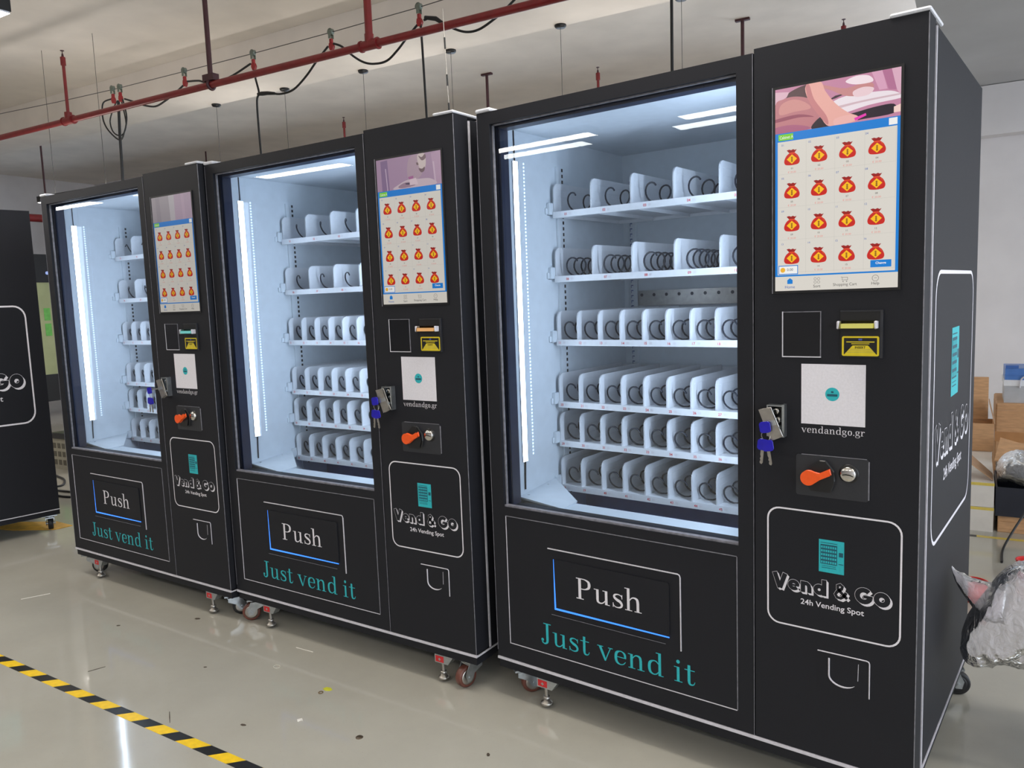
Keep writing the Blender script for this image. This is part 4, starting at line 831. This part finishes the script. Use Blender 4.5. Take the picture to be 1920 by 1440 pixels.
def plastic_mat(name, tint, opac, rough):
    m = bpy.data.materials.new(name); m.use_nodes = True; nt = m.node_tree; nt.nodes.remove(nt.nodes['Principled BSDF']); out = nt.nodes['Material Output']
    tr = nt.nodes.new('ShaderNodeBsdfTransparent'); df = nt.nodes.new('ShaderNodeBsdfDiffuse'); gl = nt.nodes.new('ShaderNodeBsdfGlossy')
    df.inputs[0].default_value = L(tint); gl.inputs['Roughness'].default_value = rough
    m1 = nt.nodes.new('ShaderNodeMixShader'); m2 = nt.nodes.new('ShaderNodeMixShader'); lw = nt.nodes.new('ShaderNodeLayerWeight'); lw.inputs['Blend'].default_value = .2
    nz = nt.nodes.new('ShaderNodeTexNoise'); nz.inputs['Scale'].default_value = 34; nz.inputs['Detail'].default_value = 4; nz.inputs['Distortion'].default_value = 1.6; bp = nt.nodes.new('ShaderNodeBump'); bp.inputs['Strength'].default_value = .8; bp.inputs['Distance'].default_value = .02
    tc = nt.nodes.new('ShaderNodeTexCoord'); nt.links.new(tc.outputs['Object'], nz.inputs['Vector']); nt.links.new(nz.outputs['Fac'], bp.inputs['Height'])
    for n in (df, gl): nt.links.new(bp.outputs['Normal'], n.inputs['Normal'])
    m1.inputs[0].default_value = opac; nt.links.new(tr.outputs[0], m1.inputs[1]); nt.links.new(df.outputs[0], m1.inputs[2])
    nt.links.new(lw.outputs['Fresnel'], m2.inputs[0]); nt.links.new(m1.outputs[0], m2.inputs[1]); nt.links.new(gl.outputs[0], m2.inputs[2]); nt.links.new(m2.outputs[0], out.inputs['Surface'])
    return m
def crumple(prof, n_u=56, amp=.012, seed=3):
    """lofted sack: prof = (x, z_low, z_high, y_centre, y_half); rings wrinkled with smooth noise"""
    from mathutils import noise as nz
    mb = MB(); P_ = spline([Vector((a, b, c)) for a, b, c, _, _ in prof], 9); Q = spline([Vector((d, e, 0)) for _, _, _, d, e in prof], 9); vs = []; fs = []
    for i, (p, q) in enumerate(zip(P_, Q)):
        cz, hz = (p.y + p.z) / 2, max(.002, (p.z - p.y) / 2)
        for k in range(n_u):
            a = 2 * pi * k / n_u; v = Vector((p.x, q.x + max(.002, q.y) * cos(a), cz + hz * sin(a)))
            d = 1.1 * nz.noise(v * 13 + Vector((seed, 0, 0))) + .9 * (.5 - abs(nz.noise(v * 26 + Vector((0, seed, 0))))) + .5 * (.5 - abs(nz.noise(v * 55 + Vector((0, seed, 3))))); v += Vector((.5, cos(a), sin(a))) * d * amp; vs.append(v)
    n = len(P_)
    for i in range(n - 1):
        for k in range(n_u): fs.append((i * n_u + k, (i + 1) * n_u + k, (i + 1) * n_u + (k + 1) % n_u, i * n_u + (k + 1) % n_u))
    fs.append(list(range(n_u))); fs.append([(n - 1) * n_u + k for k in range(n_u - 1, -1, -1)])
    return mb.add(vs, fs, 0, True)
gb = obj('plastic_bag', crumple([(.0, .262, .32, .18, .06), (.03, .262, .38, .18, .15), (.10, .262, .40, .18, .20), (.2, .262, .39, .18, .21), (.32, .262, .38, .18, .2), (.44, .262, .34, .18, .12)], amp=.022).mesh('gbag', plastic_mat('grey_plastic_film', (150, 152, 158), .9, .35)))
gb.location = R(1.485, 2.60, .0); gb.rotation_euler = (0, 0, YAW); tag(gb, 'crumpled grey plastic bag stuffed in the black tray', 'bag')
# stool that carries the clear bag, just outside the frame
st = thing('step_stool', 'low black step stool under the clear plastic bag', 'stool', (1.50, .42, 0))
obj('seat', MB().box(0, .34, 0, .30, .275, .300).mesh('st', m_dark, bevel=.004), st)
for lx in (.015, .300):
    for ly in (.015, .260): obj('leg', MB().box(lx, lx + .025, ly, ly + .025, 0, .275).mesh('sl', m_dark), st)
clear = plastic_mat('clear_plastic_film', (230, 227, 236), .30, .25)
cbag = thing('clear_bag', 'clear crumpled plastic bag hanging at right beside the nearest machine', 'bag', (1.50, .45, .30))
obj('bag_bulge', crumple([(1.302, .335, .36, .44, .02), (1.312, .30, .41, .44, .07), (1.345, .285, .47, .45, .11), (1.39, .295, .545, .46, .13), (1.44, .305, .575, .47, .14), (1.52, .325, .57, .48, .14), (1.62, .325, .54, .5, .12), (1.74, .33, .40, .5, .06)], amp=.017).xf(lambda v: v - Vector((1.50, .45, .30))).mesh('bb', clear), cbag)
obj('bag_ear', crumple([(1.279, .545, .558, .42, .006), (1.292, .505, .55, .42, .018), (1.32, .465, .53, .425, .035), (1.36, .42, .515, .43, .05), (1.40, .42, .51, .44, .06)], n_u=30, amp=.009, seed=9).xf(lambda v: v - Vector((1.50, .45, .30))).mesh('be', clear), cbag)
m_rc = mat('red_plastic', (204, 36, 34), .4, noise=.05)
for nm_, lab_, loc_ in (('red_tub', 'small red plastic tub on floor beside rear corner of nearest machine', (1.385, 1.55)), ('red_tub', 'small red plastic tub behind the clear bag at the picture edge', (1.60, 1.93))):
    t = rthing(nm_, lab_, 'tub', *loc_)
    obj('tub_body', MB().lathe([(.0005, .002), (.045, .002), (.052, .080), (.048, .080), (.042, .008), (.0005, .008)], 20).mesh('rb', m_rc), t); obj('tub_rim', MB().tube([(.052 * cos(k * pi / 12), .052 * sin(k * pi / 12), .081) for k in range(24)], .004, 6, True).mesh('rr', m_rc), t)
o = room_obj('extension_cord', MB().tube(spline([(1.62, 2.55, .16), (1.55, 2.45, .05), (1.51, 2.30, .006), (1.50, 2.1, .006)], 6), .006, 6), m_cable); tag(o, 'thin black cord trailing from black tray to the floor', 'cord')
t = rthing('floor_tape', 'thin yellow floor tape running behind the nearest machine', 'tape', .7, 2.50)
for i in range(8): obj('tape_stripe', cached('ts%d' % (i % 2), lambda: MB().box(0, .35, 0, .035, .0002, .0007).mesh('ts', m_ytape if i % 2 == 0 else m_tk)), t).location = (.35 * i, 0, 0)

# ------------------------------------------------------------------ things glimpsed between the two left machines
t = rthing('display_cabinet', 'dark cabinet with greenish glass door glimpsed between the two left machines', 'cabinet', -9.6, 3.2)
obj('cabinet_frame', MB().box(0, .6, 0, .06, .2, 2.1).box(0, .6, 1.44, 1.5, .2, 2.1).box(0, .6, .06, 1.44, 1.74, 2.1).box(0, .6, .06, 1.44, .2, .55).box(0, .05, .06, 1.44, .55, 1.74).mesh('df', m_dark), t)
obj('door_panel', MB().box(.56, .585, .06, 1.44, .55, 1.74).mesh('dp', mat('frosted_green_glass', (176, 184, 140), .25, noise=.05, nscale=3)), t)
for k, zz in enumerate((1.25, 1.05)): obj('green_notice', MB().box(.586, .588, .42, .50, zz, zz + .16).mesh('gn', mat('green_label', (110, 190, 90), .5, noise=.06)), t)
for k in range(3): obj('indicator_lamp', MB().ball((.61, .5 + .09 * k, 1.86), .022).mesh('il', mat('indicator', (150, 170, 230), .3, em=(160, 180, 240), es=.7)), t)
for yy in (.1, 1.34): obj('leg', MB().box(.05, .55, yy, yy + .06, 0, .2).mesh('dl', m_dark), t)
t = rthing('fire_main', 'thick red pipe crossing high on the far left', 'pipe', -9.2, 3.7, 2.58)
obj('pipe_run', MB().cyl((0, -3.6, 0), (0, 3.5, 0), .05, 14).mesh('fp', m_pipe), t)
for yy in (-3.0, .2, 2.8): obj('hanger', MB().cyl((0, yy, .05), (0, yy, HC - 2.57), .012, 8).mesh('fh', m_rod), t)
t = thing('plastic_crate', 'grey slotted plastic crate on the floor between the two left machines', 'crate', (-5.80, .92, 0), YAW)
m_gc = mat('grey_crate_plastic', (150, 146, 132), .5, noise=.05)
obj('crate_body', MB().box(0, .5, 0, .01, 0, .27).box(0, .5, .34, .35, 0, .27).box(0, .01, .01, .34, 0, .27).box(.49, .5, .01, .34, 0, .27).box(.01, .49, .01, .34, 0, .01).mesh('pc', m_gc), t)
for r_ in range(3):
    for c_ in range(7): obj('slot', cached('crslot', lambda: MB().box(0, .045, -.0012, 0, 0, .045).mesh('crs', mat('crate_slot', (88, 84, 74), .6, noise=.05))), t).location = (.03 + c_ * .066, 0, .04 + r_ * .072)
rmesh('power_adapter', MB().box(-.11, .11, -.06, .06, 0, .05), m_dark, 'black power adapter lying on the grey crate rim', 'adapter', (-5.36, 1.66, .2705), bevel=.006)
for i, (pts, lab) in enumerate((([(-5.4, 1.5), (-5.1, 1.42), (-4.9, 1.36), (-4.72, 1.22), (-4.9, 1.1)], 'thin black cable on floor nearest the grey crate'), ([(-4.95, 1.15), (-4.75, 1.12), (-4.45, 1.14), (-4.2, 1.2)], 'thick black cable on the floor behind the third machine'), ([(-4.8, 1.05), (-4.6, 1.06), (-4.35, 1.03), (-4.1, 1.1)], 'black cable loop on floor closest to the third machine'))):
    tag(room_obj('floor_cable', MB().tube(spline([(x, y, .008) for x, y in pts], 6), .008, 6), m_cable), lab, 'cable', 'cables on the floor at left')
litter('plastic_sheet', MB().prism([(-.26, -.05), (-.05, -.09), (.22, -.06), (.27, .02), (.1, .10), (-.2, .08)], 0, .004, 'z'), mat('orange_yellow_sheet', (220, 170, 60), .5, noise=.08, nscale=20), 'orange-yellow sheet on floor under the machine at left picture edge', 'sheet', (-3.80, .03, 0), .5)
